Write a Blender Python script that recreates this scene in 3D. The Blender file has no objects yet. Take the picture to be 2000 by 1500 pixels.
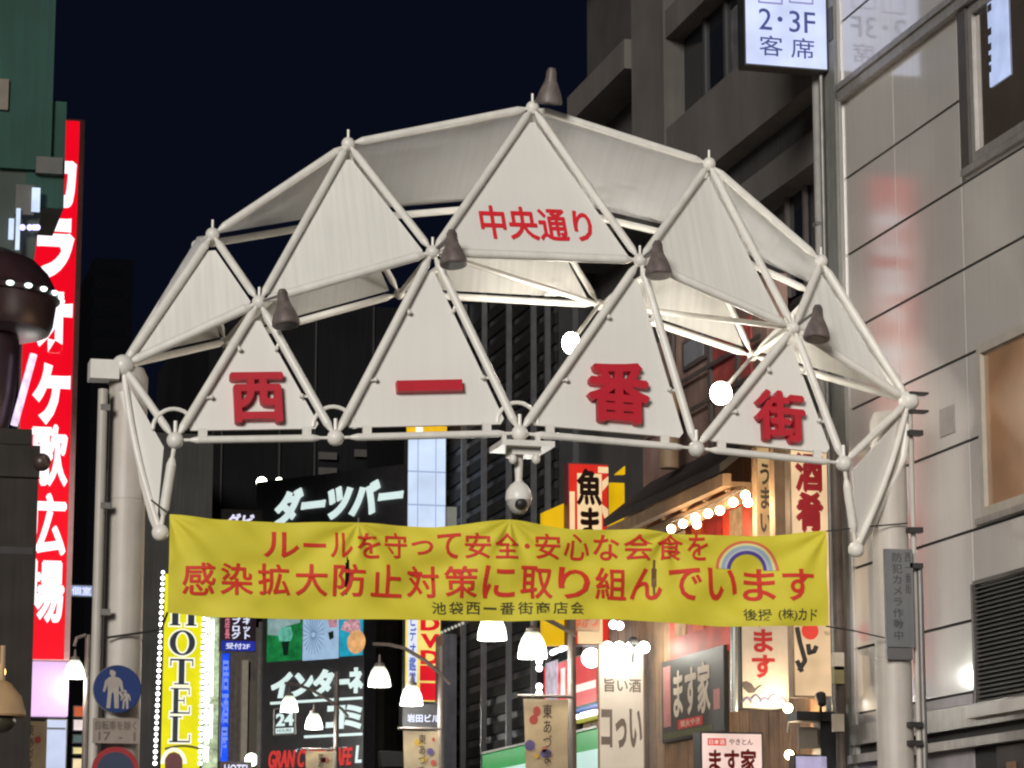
import bpy, bmesh, math, random
from mathutils import Vector as V, Matrix, noise
random.seed(7)
R = math.radians
S = bpy.context.scene
COL = S.collection

# ------------------------------------------------------------------ camera, sky, light, exposure
F_PX, PITCH, YAW, EYE = 5500.0, math.atan(1040/5500), R(14.379), V((0, 0, 1.6))
cam_d = bpy.data.cameras.new('camera'); cam = bpy.data.objects.new('camera', cam_d); COL.objects.link(cam)
cam.location = EYE; cam.rotation_euler = (R(90)+PITCH, 0, -YAW)
cam_d.sensor_width = 36; cam_d.lens = 36*F_PX/2000; cam_d.clip_end = 3000
S.camera = cam
S.render.resolution_x, S.render.resolution_y = 1024, 768
S.view_settings.view_transform = 'Standard'; S.view_settings.look = 'None'
S.view_settings.exposure = 0; S.view_settings.gamma = 1
S.cycles.filter_width = 2.2
S.cycles.max_bounces = 6
S.cycles.use_denoising = True
S.cycles.sample_clamp_indirect = 4

def lin(c):
    c /= 255.0
    return c/12.92 if c <= 0.04045 else ((c+0.055)/1.055)**2.4
def C(r, g, b): return (lin(r), lin(g), lin(b), 1)

w = bpy.data.worlds.new('World'); S.world = w; w.use_nodes = True
bg = w.node_tree.nodes['Background']
bg.inputs[0].default_value = C(8, 12, 24); bg.inputs[1].default_value = 1.0      # clear city night sky

sun_d = bpy.data.lights.new('plaza_glow', 'SUN'); sun = bpy.data.objects.new('plaza_glow', sun_d); COL.objects.link(sun)
sun_d.energy = 2.8; sun_d.angle = R(16); sun_d.color = (1.0, 0.95, 0.88)
SUN_DIR = V((-0.46, -0.80, 0.22)).normalized()       # towards the light
sun.rotation_euler = SUN_DIR.to_track_quat('Z', 'Y').to_euler(); sun.location = (0, 0, 40)

# ------------------------------------------------------------------ photo pixel -> point on a plane of the place
ROT = Matrix.Rotation(-YAW, 3, 'Z') @ Matrix.Rotation(R(90)+PITCH, 3, 'X')
def ray(px, py): return (ROT @ V(((px-1000)/F_PX, (750-py)/F_PX, -1))).normalized()
class Fr:
    """a plane: origin o, right vector r, up vector u, normal n towards the viewer"""
    def __init__(s, o, r=(1, 0, 0), u=(0, 0, 1)):
        s.o = V(o); s.r = V(r).normalized(); s.u = V(u).normalized(); s.n = s.r.cross(s.u).normalized()
    def at(s, px, py):
        d = ray(px, py); t = (s.o-EYE).dot(s.n)/d.dot(s.n); return EYE+d*t
    def uv(s, px, py):
        q = s.at(px, py)-s.o; return q.dot(s.r), q.dot(s.u)
    def w(s, a, b, c=0.0): return s.o+s.r*a+s.u*b+s.n*c
    def rect(s, x0, y0, x1, y1):
        ym = (y0+y1)/2; xm = (x0+x1)/2
        return s.uv(x0, ym)[0], s.uv(x1, ym)[0], s.uv(xm, y1)[1], s.uv(xm, y0)[1]
def FY(y): return Fr((0, y, 0))                       # faces down the street, towards the plaza
def FX(x): return Fr((x, 0, 0), (0, -1, 0))           # right-hand street wall
def PY(px, py, y): return FY(y).at(px, py)

# ------------------------------------------------------------------ materials
MATS = {}
def mat(key, col, rough=0.6, metal=0.0, emit=0.0, var=0.12, scale=6.0, streak=0.0, bump=0.0, ecol=None, coat=0.0, samp=True, spec=0.5, sax=(9, 9, 0.35)):
    if key in MATS: return MATS[key]
    m = bpy.data.materials.new(key); m.use_nodes = True; nt = m.node_tree; N = nt.nodes; L = nt.links
    b = N['Principled BSDF']; b.inputs['Roughness'].default_value = rough; b.inputs['Metallic'].default_value = metal
    b.inputs['Specular IOR Level'].default_value = spec
    b.inputs['Coat Weight'].default_value = coat; b.inputs['Coat Roughness'].default_value = 0.07; b.inputs['Coat IOR'].default_value = 2.1
    tc = N.new('ShaderNodeTexCoord')
    nz = N.new('ShaderNodeTexNoise'); nz.inputs['Scale'].default_value = scale; nz.inputs['Detail'].default_value = 5
    L.new(tc.outputs['Object'], nz.inputs['Vector'])
    mp = N.new('ShaderNodeMapRange'); mp.inputs[1].default_value = 0.3; mp.inputs[2].default_value = 0.7
    mp.inputs[3].default_value = 1-var; mp.inputs[4].default_value = 1+var*0.6
    L.new(nz.outputs['Fac'], mp.inputs[0]); fac = mp.outputs[0]
    if streak > 0:
        ma = N.new('ShaderNodeMapping'); ma.inputs['Scale'].default_value = sax
        L.new(tc.outputs['Object'], ma.inputs['Vector'])
        n2 = N.new('ShaderNodeTexNoise'); n2.inputs['Scale'].default_value = 1.6; n2.inputs['Detail'].default_value = 4
        L.new(ma.outputs[0], n2.inputs['Vector'])
        m2 = N.new('ShaderNodeMapRange'); m2.inputs[1].default_value = 0.35; m2.inputs[2].default_value = 0.7
        m2.inputs[3].default_value = 1.0; m2.inputs[4].default_value = 1-streak
        L.new(n2.outputs['Fac'], m2.inputs[0])
        mu = N.new('ShaderNodeMath'); mu.operation = 'MULTIPLY'; L.new(fac, mu.inputs[0]); L.new(m2.outputs[0], mu.inputs[1]); fac = mu.outputs[0]
    mx = N.new('ShaderNodeMix'); mx.data_type = 'RGBA'; mx.blend_type = 'MULTIPLY'; mx.inputs[0].default_value = 1
    mx.inputs[6].default_value = col; L.new(fac, mx.inputs[7])
    L.new(mx.outputs[2], b.inputs['Base Color'])
    if emit > 0:
        if ecol is None: L.new(mx.outputs[2], b.inputs['Emission Color'])
        else: b.inputs['Emission Color'].default_value = ecol
        b.inputs['Emission Strength'].default_value = emit
        if not samp: m.cycles.emission_sampling = 'NONE'
    if bump > 0:
        bp = N.new('ShaderNodeBump'); bp.inputs['Strength'].default_value = bump; bp.inputs['Distance'].default_value = 0.02
        L.new(nz.outputs['Fac'], bp.inputs['Height']); L.new(bp.outputs[0], b.inputs['Normal'])
    MATS[key] = m; return m
def lit(key, r, g, b, e=1.0, var=0.05, samp=True, scale=3.0):
    """surface of something that gives off light; dark base so the display colour is its own"""
    return mat(key, C(r, g, b), rough=0.4, emit=e, var=var, samp=samp, scale=scale, spec=0.2) if False else _lit(key, r, g, b, e, var, samp, scale)
def _lit(key, r, g, b, e, var, samp, scale):
    if key in MATS: return MATS[key]
    m = bpy.data.materials.new(key); m.use_nodes = True; nt = m.node_tree; N = nt.nodes; L = nt.links
    p = N['Principled BSDF']; c = C(r, g, b)
    p.inputs['Base Color'].default_value = (c[0]*0.15, c[1]*0.15, c[2]*0.15, 1); p.inputs['Roughness'].default_value = 0.35
    p.inputs['Specular IOR Level'].default_value = 0.2
    tc = N.new('ShaderNodeTexCoord'); nz = N.new('ShaderNodeTexNoise'); nz.inputs['Scale'].default_value = scale
    L.new(tc.outputs['Object'], nz.inputs['Vector'])
    mp = N.new('ShaderNodeMapRange'); mp.inputs[1].default_value = 0.3; mp.inputs[2].default_value = 0.7
    mp.inputs[3].default_value = e*(1-var*2); mp.inputs[4].default_value = e*(1+var)
    L.new(nz.outputs['Fac'], mp.inputs[0]); L.new(mp.outputs[0], p.inputs['Emission Strength'])
    p.inputs['Emission Color'].default_value = c
    if not samp: m.cycles.emission_sampling = 'NONE'
    MATS[key] = m; return m

WHITE = mat('white_painted_steel', (0.76, 0.74, 0.69, 1), 0.38, var=0.09, scale=5, streak=0.06)
PANEL = mat('white_sign_board', (0.74, 0.725, 0.69, 1), 0.5, var=0.035, scale=1.0, streak=0.03, sax=(11, 0.3, 0.3))
FABRIC = mat('white_membrane_fabric', (0.74, 0.74, 0.74, 1), 0.8, var=0.03, scale=0.8, streak=0.06, sax=(11, 0.3, 0.3))
FABRIC2 = mat('stained_membrane_fabric', (0.73, 0.72, 0.68, 1), 0.8, var=0.04, scale=1.0, streak=0.13, sax=(11, 0.3, 0.3))
COLUMN = mat('cream_painted_column', (0.50, 0.46, 0.415, 1), 0.5, var=0.08, scale=4, streak=0.15)
REDL = mat('red_letter_paint', C(185, 30, 48), 0.45, var=0.06)
REDV = mat('red_vinyl_letter', C(215, 40, 52), 0.5, var=0.04)
BELL = mat('bell_lamp_housing', (0.17, 0.137, 0.128, 1), 0.5, var=0.35, scale=9, streak=0.4)
YCLOTH = mat('yellow_banner_cloth', C(212, 200, 56), 0.7, var=0.05, scale=1.5)
YRED = mat('banner_red_print', C(206, 50, 32), 0.7, var=0.03)
YBLK = mat('banner_dark_print', C(70, 66, 30), 0.7, var=0.03)
CLAD = mat('grey_wall_cladding', (0.62, 0.59, 0.555, 1), 0.4, var=0.08, scale=0.7, streak=0.05, coat=1.0)
JOINT = mat('dark_joint', (0.03, 0.028, 0.027, 1), 0.8)
TRIM = mat('aluminium_trim', (0.36, 0.34, 0.32, 1), 0.4, metal=0.3, var=0.15, streak=0.2)
DTRIM = mat('dark_window_trim', (0.08, 0.07, 0.065, 1), 0.45, var=0.2)
DARK = mat('dark_steel', (0.022, 0.021, 0.021, 1), 0.5, var=0.3)
GREYM = mat('grey_galvanised', (0.22, 0.21, 0.20, 1), 0.45, metal=0.4, var=0.2, streak=0.2)
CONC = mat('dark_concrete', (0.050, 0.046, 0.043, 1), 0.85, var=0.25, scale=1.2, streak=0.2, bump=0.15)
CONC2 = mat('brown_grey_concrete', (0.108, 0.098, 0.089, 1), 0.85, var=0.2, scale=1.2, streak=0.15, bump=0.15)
DGLASS = mat('dark_window_glass', (0.012, 0.014, 0.018, 1), 0.08, var=0.2)
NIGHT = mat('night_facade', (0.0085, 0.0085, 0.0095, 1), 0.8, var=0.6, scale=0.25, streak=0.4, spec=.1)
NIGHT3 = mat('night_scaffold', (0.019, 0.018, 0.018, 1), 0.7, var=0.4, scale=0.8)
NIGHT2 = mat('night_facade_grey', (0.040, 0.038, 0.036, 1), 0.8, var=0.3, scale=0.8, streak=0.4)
WOOD = mat('brown_wood_board', (0.31, 0.175, 0.09, 1), 0.6, var=0.35, scale=3, streak=0.4, bump=0.1)
LWOOD = mat('light_timber', (0.34, 0.225, 0.135, 1), 0.6, var=0.25, scale=4, streak=0.2)
CREAM = mat('cream_sign_paper', (0.62, 0.54, 0.44, 1), 0.6, var=0.08)
BULB = _lit('warm_bulb', 255, 222, 170, 22.0, 0, True, 3)
WBULB = _lit('white_bulb', 250, 250, 255, 4.5, 0, False, 3)
SPOTM = _lit('spotlight_glow', 255, 244, 224, 34.0, 0, True, 3)

# ------------------------------------------------------------------ mesh builder
class MB:
    def __init__(s): s.bm = bmesh.new()
    def _hexa(s, c8):
        v = [s.bm.verts.new(p) for p in c8]
        for f in ((0, 1, 2, 3), (7, 6, 5, 4), (0, 4, 5, 1), (1, 5, 6, 2), (2, 6, 7, 3), (3, 7, 4, 0)): s.bm.faces.new([v[i] for i in f])
        return s
    def fbox(s, fr, u0, u1, z0, z1, d0, d1):
        """box in a plane's own axes; d0 front offset towards the viewer, d1 back offset"""
        return s._hexa([fr.w(u0, z0, d0), fr.w(u1, z0, d0), fr.w(u1, z1, d0), fr.w(u0, z1, d0), fr.w(u0, z0, d1), fr.w(u1, z0, d1), fr.w(u1, z1, d1), fr.w(u0, z1, d1)])
    def pbox(s, fr, x0, y0, x1, y1, d0, d1): return s.fbox(fr, *fr.rect(x0, y0, x1, y1), d0, d1)
    def box(s, a, b):
        x0, y0, z0 = a; x1, y1, z1 = b
        return s._hexa([V(p) for p in ((x0, y0, z0), (x1, y0, z0), (x1, y0, z1), (x0, y0, z1), (x0, y1, z0), (x1, y1, z0), (x1, y1, z1), (x0, y1, z1))])
    def prism(s, pts, off):
        off = V(off); a = [s.bm.verts.new(p) for p in pts]; b = [s.bm.verts.new(V(p)+off) for p in pts]; n = len(a)
        s.bm.faces.new(a); s.bm.faces.new(b[::-1])
        for i in range(n): s.bm.faces.new((a[i], b[i], b[(i+1) % n], a[(i+1) % n]))
        return s
    def tube(s, p, q, r, r2=None, seg=14):
        p, q = V(p), V(q); r2 = r if r2 is None else r2; d = (q-p)
        if d.length < 1e-5: return s
        d.normalize(); a = d.orthogonal().normalized(); b = d.cross(a)
        A = [s.bm.verts.new(p+(a*math.cos(t)+b*math.sin(t))*r) for t in [2*math.pi*i/seg for i in range(seg)]]
        B = [s.bm.verts.new(q+(a*math.cos(t)+b*math.sin(t))*r2) for t in [2*math.pi*i/seg for i in range(seg)]]
        for i in range(seg): s.bm.faces.new((A[i], A[(i+1) % seg], B[(i+1) % seg], B[i]))
        s.bm.faces.new(A[::-1]); s.bm.faces.new(B); return s
    def path(s, pts, r, seg=10):
        pts = [V(p) for p in pts]
        for i in range(len(pts)-1): s.tube(pts[i], pts[i+1], r, seg=seg)
        for p in pts[1:-1]: s.ball(p, r*1.0, 8)
        return s
    def ball(s, c, r, seg=16, sz=1.0):
        bmesh.ops.create_uvsphere(s.bm, u_segments=seg, v_segments=max(6, seg//2), radius=r, matrix=Matrix.Translation(V(c)) @ Matrix.Diagonal((1, 1, sz, 1))); return s
    def lathe(s, c, prof, axis=(0, 0, 1), seg=24, cap=True):
        c = V(c); d = V(axis).normalized(); a = d.orthogonal().normalized(); b = d.cross(a); rings = []
        for r, h in prof: rings.append([s.bm.verts.new(c+d*h+(a*math.cos(2*math.pi*i/seg)+b*math.sin(2*math.pi*i/seg))*max(r, 1e-4)) for i in range(seg)])
        for k in range(len(rings)-1):
            for i in range(seg): s.bm.faces.new((rings[k][i], rings[k][(i+1) % seg], rings[k+1][(i+1) % seg], rings[k+1][i]))
        if cap: s.bm.faces.new(rings[0][::-1]); s.bm.faces.new(rings[-1])
        return s
    def disc(s, fr, u, z, r, d0, d1, seg=36, sx=1.0):
        return s.prism([fr.w(u+math.cos(t)*r*sx, z+math.sin(t)*r, d0) for t in [2*math.pi*i/seg for i in range(seg)]], fr.n*(d1-d0))
    def bevel(s, w=0.01, seg=2):
        es = [e for e in s.bm.edges if len(e.link_faces) == 2 and e.calc_face_angle(0) > 0.6]
        bmesh.ops.bevel(s.bm, geom=es, offset=w, segments=seg, affect='EDGES', clamp_overlap=True); return s
    def build(s, name, m, parent=None):
        bmesh.ops.recalc_face_normals(s.bm, faces=s.bm.faces)
        me = bpy.data.meshes.new(name); s.bm.to_mesh(me); s.bm.free()
        return link(name, me, m, parent)
def root_loc(p):
    while p.parent: p = p.parent
    return p.location
def link(name, me, m, parent=None, smooth=True):
    me.materials.append(m)
    if smooth:
        me.polygons.foreach_set('use_smooth', [True]*len(me.polygons)); me.set_sharp_from_angle(angle=R(38))
    o = bpy.data.objects.new(name, me); COL.objects.link(o)
    if parent is not None:
        me.transform(Matrix.Translation(-root_loc(parent))); o.parent = parent
    else:
        xs = [v.co for v in me.vertices]; lo = V([min(c[i] for c in xs) for i in range(3)]); hi = V([max(c[i] for c in xs) for i in range(3)])
        base = V(((lo.x+hi.x)/2, (lo.y+hi.y)/2, lo.z)); me.transform(Matrix.Translation(-base)); o.location = base
    return o
def tag(o, label, cat, group=None):
    o['label'] = label; o['category'] = cat
    if group: o['group'] = group
    return o
def thing(name, label, cat, loc, group=None):
    o = bpy.data.objects.new(name, None); COL.objects.link(o); o.location = V(loc); o.empty_display_size = 0.2
    return tag(o, label, cat, group)
def struct(o, kind='structure'): o['kind'] = kind; return o

def text_mesh(body, bold=0.012, depth=0.0, shear=0.0, space=1.0, line=1.0):
    cu = bpy.data.curves.new('lettering', 'FONT'); cu.body = body; cu.size = 1; cu.offset = bold; cu.extrude = depth
    cu.resolution_u = 3; cu.shear = shear; cu.space_character = space; cu.space_line = line; cu.align_x = 'CENTER'
    o = bpy.data.objects.new('lettering', cu); COL.objects.link(o)
    dg = bpy.context.evaluated_depsgraph_get(); me = bpy.data.meshes.new_from_object(o.evaluated_get(dg))
    bpy.data.objects.remove(o); bpy.data.curves.remove(cu); me.materials.clear(); return me
def text(fr, px, body, m, parent, off=0.004, bold=0.012, depth=0.002, shear=0.0, space=1.0, line=1.0, name='lettering', bend=None, uvrect=None, mirror=False):
    """writing stretched to fill a rectangle of a sign's face"""
    kan = bold > 0.012 and any(ord(c_) >= 0x4e00 for c_ in body); bb = max(0, bold-0.006) if kan else 0
    me = text_mesh(body, 0.006 if kan else bold, 0.01 if depth else 0, shear, space, line)
    u0, u1, z0, z1 = uvrect if uvrect else fr.rect(*px)
    xs = [v.co.x for v in me.vertices]; ys = [v.co.y for v in me.vertices]
    if not xs: return None
    x0, x1, y0, y1 = min(xs), max(xs), min(ys), max(ys)
    if y1-y0 < 0.25 and '\n' not in body and x1-x0 > 0 and len(body) == 1: pass
    bm = bmesh.new(); bm.from_mesh(me)
    if bb:                                                     # heavier strokes: the glyph laid over itself, slightly shifted
        base = bm.verts[:]+bm.edges[:]+bm.faces[:]
        for v in bm.verts: v.co.z += 0
        lay = []
        for k, (dx, dy) in enumerate(((bb, 0), (-bb, 0), (0, bb), (0, -bb))):
            g_ = bmesh.ops.duplicate(bm, geom=base)['geom']; lay.append((k+1, dx, dy, [e for e in g_ if isinstance(e, bmesh.types.BMVert)]))
        ex = {}
        for k, dx, dy, vs in lay:
            for v in vs: v.co.x += dx; v.co.y += dy; ex[v] = k*0.0006
        x0 -= bb; x1 += bb; y0 -= bb; y1 += bb
    else: ex = {}
    for v in bm.verts:
        a = u0+(v.co.x-x0)/(x1-x0)*(u1-u0); b = z0+(v.co.y-y0)/(y1-y0)*(z1-z0)
        v.co = V((a, b, off+(depth if v.co.z > 0 else 0)+ex.get(v, 0)))
    if bend:
        st = 0.08; k = math.ceil(u0/st)
        while k*st < u1:
            bmesh.ops.bisect_plane(bm, geom=bm.verts[:]+bm.edges[:]+bm.faces[:], plane_co=(k*st, 0, 0), plane_no=(1, 0, 0)); k += 1
        k = math.ceil(z0/st)
        while k*st < z1:
            bmesh.ops.bisect_plane(bm, geom=bm.verts[:]+bm.edges[:]+bm.faces[:], plane_co=(0, k*st, 0), plane_no=(0, 1, 0)); k += 1
    for v in bm.verts:
        d = v.co.z+(bend(v.co.x, v.co.y) if bend else 0); v.co = fr.w(v.co.x, v.co.y, d)
    bm.to_mesh(me); bm.free()
    return link(name, me, m, parent, smooth=False)
def vtext(fr, px, chars, m, parent, **k): return text(fr, px, '\n'.join(chars), m, parent, **k)

def glow(parent, p, power, col=(1, 0.95, 0.85), size=0.1):
    l = bpy.data.lights.new('lamp_light', 'POINT'); l.energy = power; l.color = col; l.shadow_soft_size = size
    o = bpy.data.objects.new('lamp_light', l); COL.objects.link(o); o.parent = parent; o.location = V(p)-root_loc(parent); return o
def each(parts, name, m, parent):
    return [f(MB()).build(name, m, parent) for f in parts]

# ================================================================== SETTING
g = MB(); g.box((-150, -60, -0.5), (200, 400, 0)); struct(g.build('ground', mat('paving', (0.10, 0.095, 0.09, 1), 0.8, var=0.3, scale=2)))
g = MB(); g.box((4.2, -60, 0.004), (11.2, 160, 0.012)); struct(g.build('road', mat('asphalt', (0.05, 0.05, 0.05, 1), 0.85, var=0.3, scale=8)))
g = MB(); g.box((2.6, 20, 0.004), (4.2, 160, 0.13)); g.box((11.2, 20, 0.004), (12.5, 160, 0.13)); g.bevel(0.02); struct(g.build('pavement', mat('paving_kerb', (0.22, 0.21, 0.2, 1), 0.8, var=0.25, scale=4)))

# ================================================================== ARCH
YA = 28.5
arch = thing('dome_arch', 'white tubular steel dome arch with triangular panels spanning the street between two columns', 'arch', PY(1000, 1790, YA)*V((1, 1, 0)) if False else V((7.5, YA, 0)))
def nodes(l): return [PY(x, y, YA+d) for x, y, d in l]
c0, c6 = nodes([(240, 714, .1), (1775, 783, .1)])
R0 = nodes([(415, 458, .55), (680, 281, .8), (1040, 210, .9), (1385, 320, .8), (1604, 510, .55)])
R1 = nodes([(506, 590, -.05), (845, 492, -.1), (1250, 508, -.1), (1550, 640, -.05)])
R2 = nodes([(342, 860, -.3), (655, 855, -.4), (1015, 846, -.45), (1360, 876, -.4), (1648, 905, -.3)])
B0, B1 = nodes([(313, 1040, -.15), (1672, 1073, -.15)])
K0 = nodes([(385, 480, 1.15), (700, 427, 1.7), (1050, 397, 1.8), (1370, 472, 1.7), (1590, 573, 1.15)])
K1 = nodes([(440, 668, 1.9), (780, 574, 2.2), (1170, 595, 2.2), (1470, 695, 1.9)])
def steel(p, q, r=0.047, mt=WHITE, gap=0.10, name='steel_tube'):
    r *= 0.9
    d = (q-p).normalized(); L = (q-p).length
    b = MB(); a = p+d*gap; z = q-d*gap
    b.tube(p, a, r*0.45); b.tube(a, a+d*0.07, r*0.55, r); b.tube(a+d*0.07, z-d*0.07, r); b.tube(z-d*0.07, z, r, r*0.55); b.tube(z, q, r*0.45)
    o = b.build(name, mt, arch)
    return o
for p_, q_ in zip(R2, R2[1:]):                                 # tabs that carry the lettered boards
    for f_ in (.17, .82):
        m_ = p_*(1-f_)+q_*f_; MB().box(m_+V((-.045, -.012, .0)), m_+V((.045, .03, .12))).bevel(.006, 1).build('tab', WHITE, arch)
ridge = [c0]+R0+[c6]; mid = [c0]+R1+[c6]
for a, b in zip(ridge, ridge[1:]): steel(a, b, 0.05)
for a, b in zip(mid, mid[1:]): steel(a, b, 0.055)
for a, b in zip(R2, R2[1:]): steel(a, b, 0.043, gap=0.16)
for i, t in enumerate(R0):
    for j in (i, i+1):
        if 0 < j <= 4 or True: steel(t, mid[j], 0.046) if not (mid[j] in (c0, c6)) else None
for i, t in enumerate(R1):
    steel(t, R2[i], 0.05); steel(t, R2[i+1], 0.05)
steel(c0, R2[0], 0.045); steel(c6, R2[4], 0.045); steel(R2[0], B0, 0.055, gap=0.18); steel(R2[4], B1, 0.05, gap=0.18)
kr = [c0]+K0+[c6]; km = [c0]+K1+[c6]
for a, b in zip(kr, kr[1:]): steel(a, b, 0.045)
for a, b in zip(km, km[1:]): steel(a, b, 0.045)
for i, t in enumerate(K0):
    for j in (i, i+1):
        if km[j] not in (c0, c6): steel(t, km[j], 0.04)
steel(R1[0], K1[0], 0.035); steel(R1[1], K1[2], 0.035); steel(R1[3], K1[2], 0.035); steel(R1[1], K1[1], 0.03); steel(R1[3], K1[3], 0.03)
for a, b in zip(ridge[1:-1], kr[1:-1]): steel(a, b, 0.04)
for i, p in enumerate([c0, c6]+R2+[B0, B1]):
    b = MB(); b.ball(p, 0.088 if i > 1 else 0.115, 20); b.build('ball_joint', WHITE, arch)
for p in R0+R1:
    b = MB(); b.ball(p, 0.075, 18); b.build('ball_joint', WHITE, arch)
for p in K0+K1:
    b = MB(); b.ball(p, 0.065, 14); b.build('ball_joint', WHITE, arch)
for p in R0+R1+R2:                                             # short lightning pins on the joints
    h = 0.16 if p not in R2 else 0.2
    b = MB(); b.tube(p, p+V((0, 0.0, h)), 0.014 if p not in R2 else 0.02, seg=8); b.build('pin', WHITE, arch)
for p in R2[:3]:                                               # cable hoops behind the joints
    pts = [p+V((math.cos(t)*0.22, 0.09, 0.12+math.sin(t)*0.22)) for t in [math.pi*i/14 for i in range(15)]]
    b = MB(); b.path(pts, 0.022, 8); b.build('cable_hoop', WHITE, arch)

def tri_frame(t, l, r):
    rr = (r-l).normalized(); n = rr.cross(t-l).normalized(); u = n.cross(rr).normalized()
    return Fr(l, rr, u)
def tri_panel(t, l, r, m, ins=0.03, back=0.05, trunc=0.12, thick=0.03, sub=1, sag=0.0, name='panel', right_gap=0.0, bot=0.0):
    fr = tri_frame(t, l, r); tu = V(((t-fr.o).dot(fr.r), (t-fr.o).dot(fr.u))); w = (r-l).length
    P = [V((0, 0)), V((w, 0)), tu]; cen = (P[0]+P[1]+P[2])/3
    # inset each edge
    def line(a, b, k):
        d = (b-a).normalized(); nrm = V((-d.y, d.x)); return a+nrm*k, d
    def inter(l1, l2):
        (a, d), (b, e) = l1, l2; den = d.x*e.y-d.y*e.x; s_ = ((b.x-a.x)*e.y-(b.y-a.y)*e.x)/den; return a+d*s_
    e0 = line(P[0], P[1], ins*1.3+bot); e1 = line(P[1], P[2], ins+right_gap); e2 = line(P[2], P[0], ins)
    a, b, c = inter(e2, e0), inter(e0, e1), inter(e1, e2)
    def cut(p, q, k): return p+(q-p).normalized()*k
    trunc = min(trunc, .2); poly = [cut(a, b, trunc*.5), cut(b, a, trunc*.5), cut(b, c, trunc*.5), cut(c, b, trunc*.8), cut(c, a, trunc*.8), cut(a, c, trunc*.5)]
    mb = MB(); mb.prism([fr.w(p.x, p.y, -back) for p in poly], -fr.n*thick); mb.bevel(0.008, 1)
    o = mb.build(name, m, arch); return o, fr
upper = []
for i, t in enumerate(R0): upper.append(tri_panel(t, mid[i], mid[i+1], PANEL if i == 2 else FABRIC2, right_gap=0.03, name='sign_panel' if i == 2 else 'fabric_panel'))
lower = []
for i, t in enumerate(R1): lower.append(tri_panel(t, R2[i], R2[i+1], PANEL, ins=0.03, right_gap=0.04, bot=0.085, name='sign_panel'))
for i, t in enumerate(R1):                                     # small fixings that hold the lettered boards to the tubes
    for a_ in (R2[i], R2[i+1]):
        for f_ in (.30, .72):
            q_ = a_*(1-f_)+t*f_; cn = (t+R2[i]+R2[i+1])/3; d_ = (cn-q_).normalized()
            MB().tube(q_+d_*.02, q_+d_*.13+V((0, .03, 0)), .014, seg=8).ball(q_+d_*.11+V((0, -.01, 0)), .024, 10).build('fixing', WHITE, arch)
o, fr = upper[2]; text(fr, (940, 400, 1157, 465), '中央通り', REDV, o, off=-0.045, bold=0.022, depth=0.004, name='lettering')
for (o, fr), ch, px in zip(lower, '西一番街', ((450, 730, 555, 828), (774, 745, 902, 766), (1146, 709, 1268, 828), (1474, 766, 1570, 864))):
    if ch == '一':
        b = MB(); b.pbox(fr, *px, 0.05, -0.045); b.bevel(0.006, 1); b.build('raised_letter', REDL, o)
    else: text(fr, px, ch, REDL, o, off=-0.045, bold=0.03, depth=0.095, name='raised_letter')
def mem(pts, m, nu=14, nv=8, amp=0.03, name='roof_fabric', seed=0):
    """loose membrane stretched over a quad, wrinkled"""
    A, B, Cc, D = pts; bm = bmesh.new(); n = (B-A).cross(D-A).normalized(); G = []
    for j in range(nv+1):
        row = []
        for i in range(nu+1):
            s_, t_ = i/nu, j/nv; p = (A*(1-s_)+B*s_)*(1-t_)+(D*(1-s_)+Cc*s_)*t_
            e = min(1, 6*min(s_, 1-s_, t_, 1-t_))
            k = noise.noise(V((s_*3.5+t_*4.0+seed, t_*1.2-s_*.7, seed)))*amp*1.6 + noise.noise(V((s_*9+t_*8, seed*3., 2)))*amp*.6
            row.append(bm.verts.new(p+n*k*e))
        G.append(row)
    for j in range(nv):
        for i in range(nu): bm.faces.new((G[j][i], G[j][i+1], G[j+1][i+1], G[j+1][i]))
    bmesh.ops.solidify(bm, geom=bm.faces[:], thickness=0.006)
    bmesh.ops.recalc_face_normals(bm, faces=bm.faces)
    me = bpy.data.meshes.new(name); bm.to_mesh(me); bm.free(); return link(name, me, m, arch)
dn = V((0, 0, 0.09))
for i in range(6):
    a, b = ridge[i], ridge[i+1]; p, q = kr[i], kr[i+1]
    up = V((0, 0, 0.10))
    if i == 0: mem((a, b-V((0, 0, .03)), q+up, a+(q-a)*0.02+V((0, .03, 0))), FABRIC, seed=i)
    elif i == 5: mem((a-V((0, 0, .03)), b, b+(p-b)*0.02+V((0, .03, 0)), p+up), FABRIC, seed=i)
    else: mem((a-V((0, 0, .03)), b-V((0, 0, .03)), q+up, p+up), FABRIC, seed=i*1.7, amp=0.09 if i >= 3 else .045)
for i, t in enumerate(K0):
    l, r = km[i], km[i+1]; up = V((0, 0, 0.07))
    tri = (l+(r-l)*0.06+up, r+(l-r)*0.06+up, t+(r-t)*0.05-up*0.3, t+(l-t)*0.05-up*0.3)
    mem(tri, FABRIC2, seed=10+i, amp=0.03, name='rear_fabric')
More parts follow.
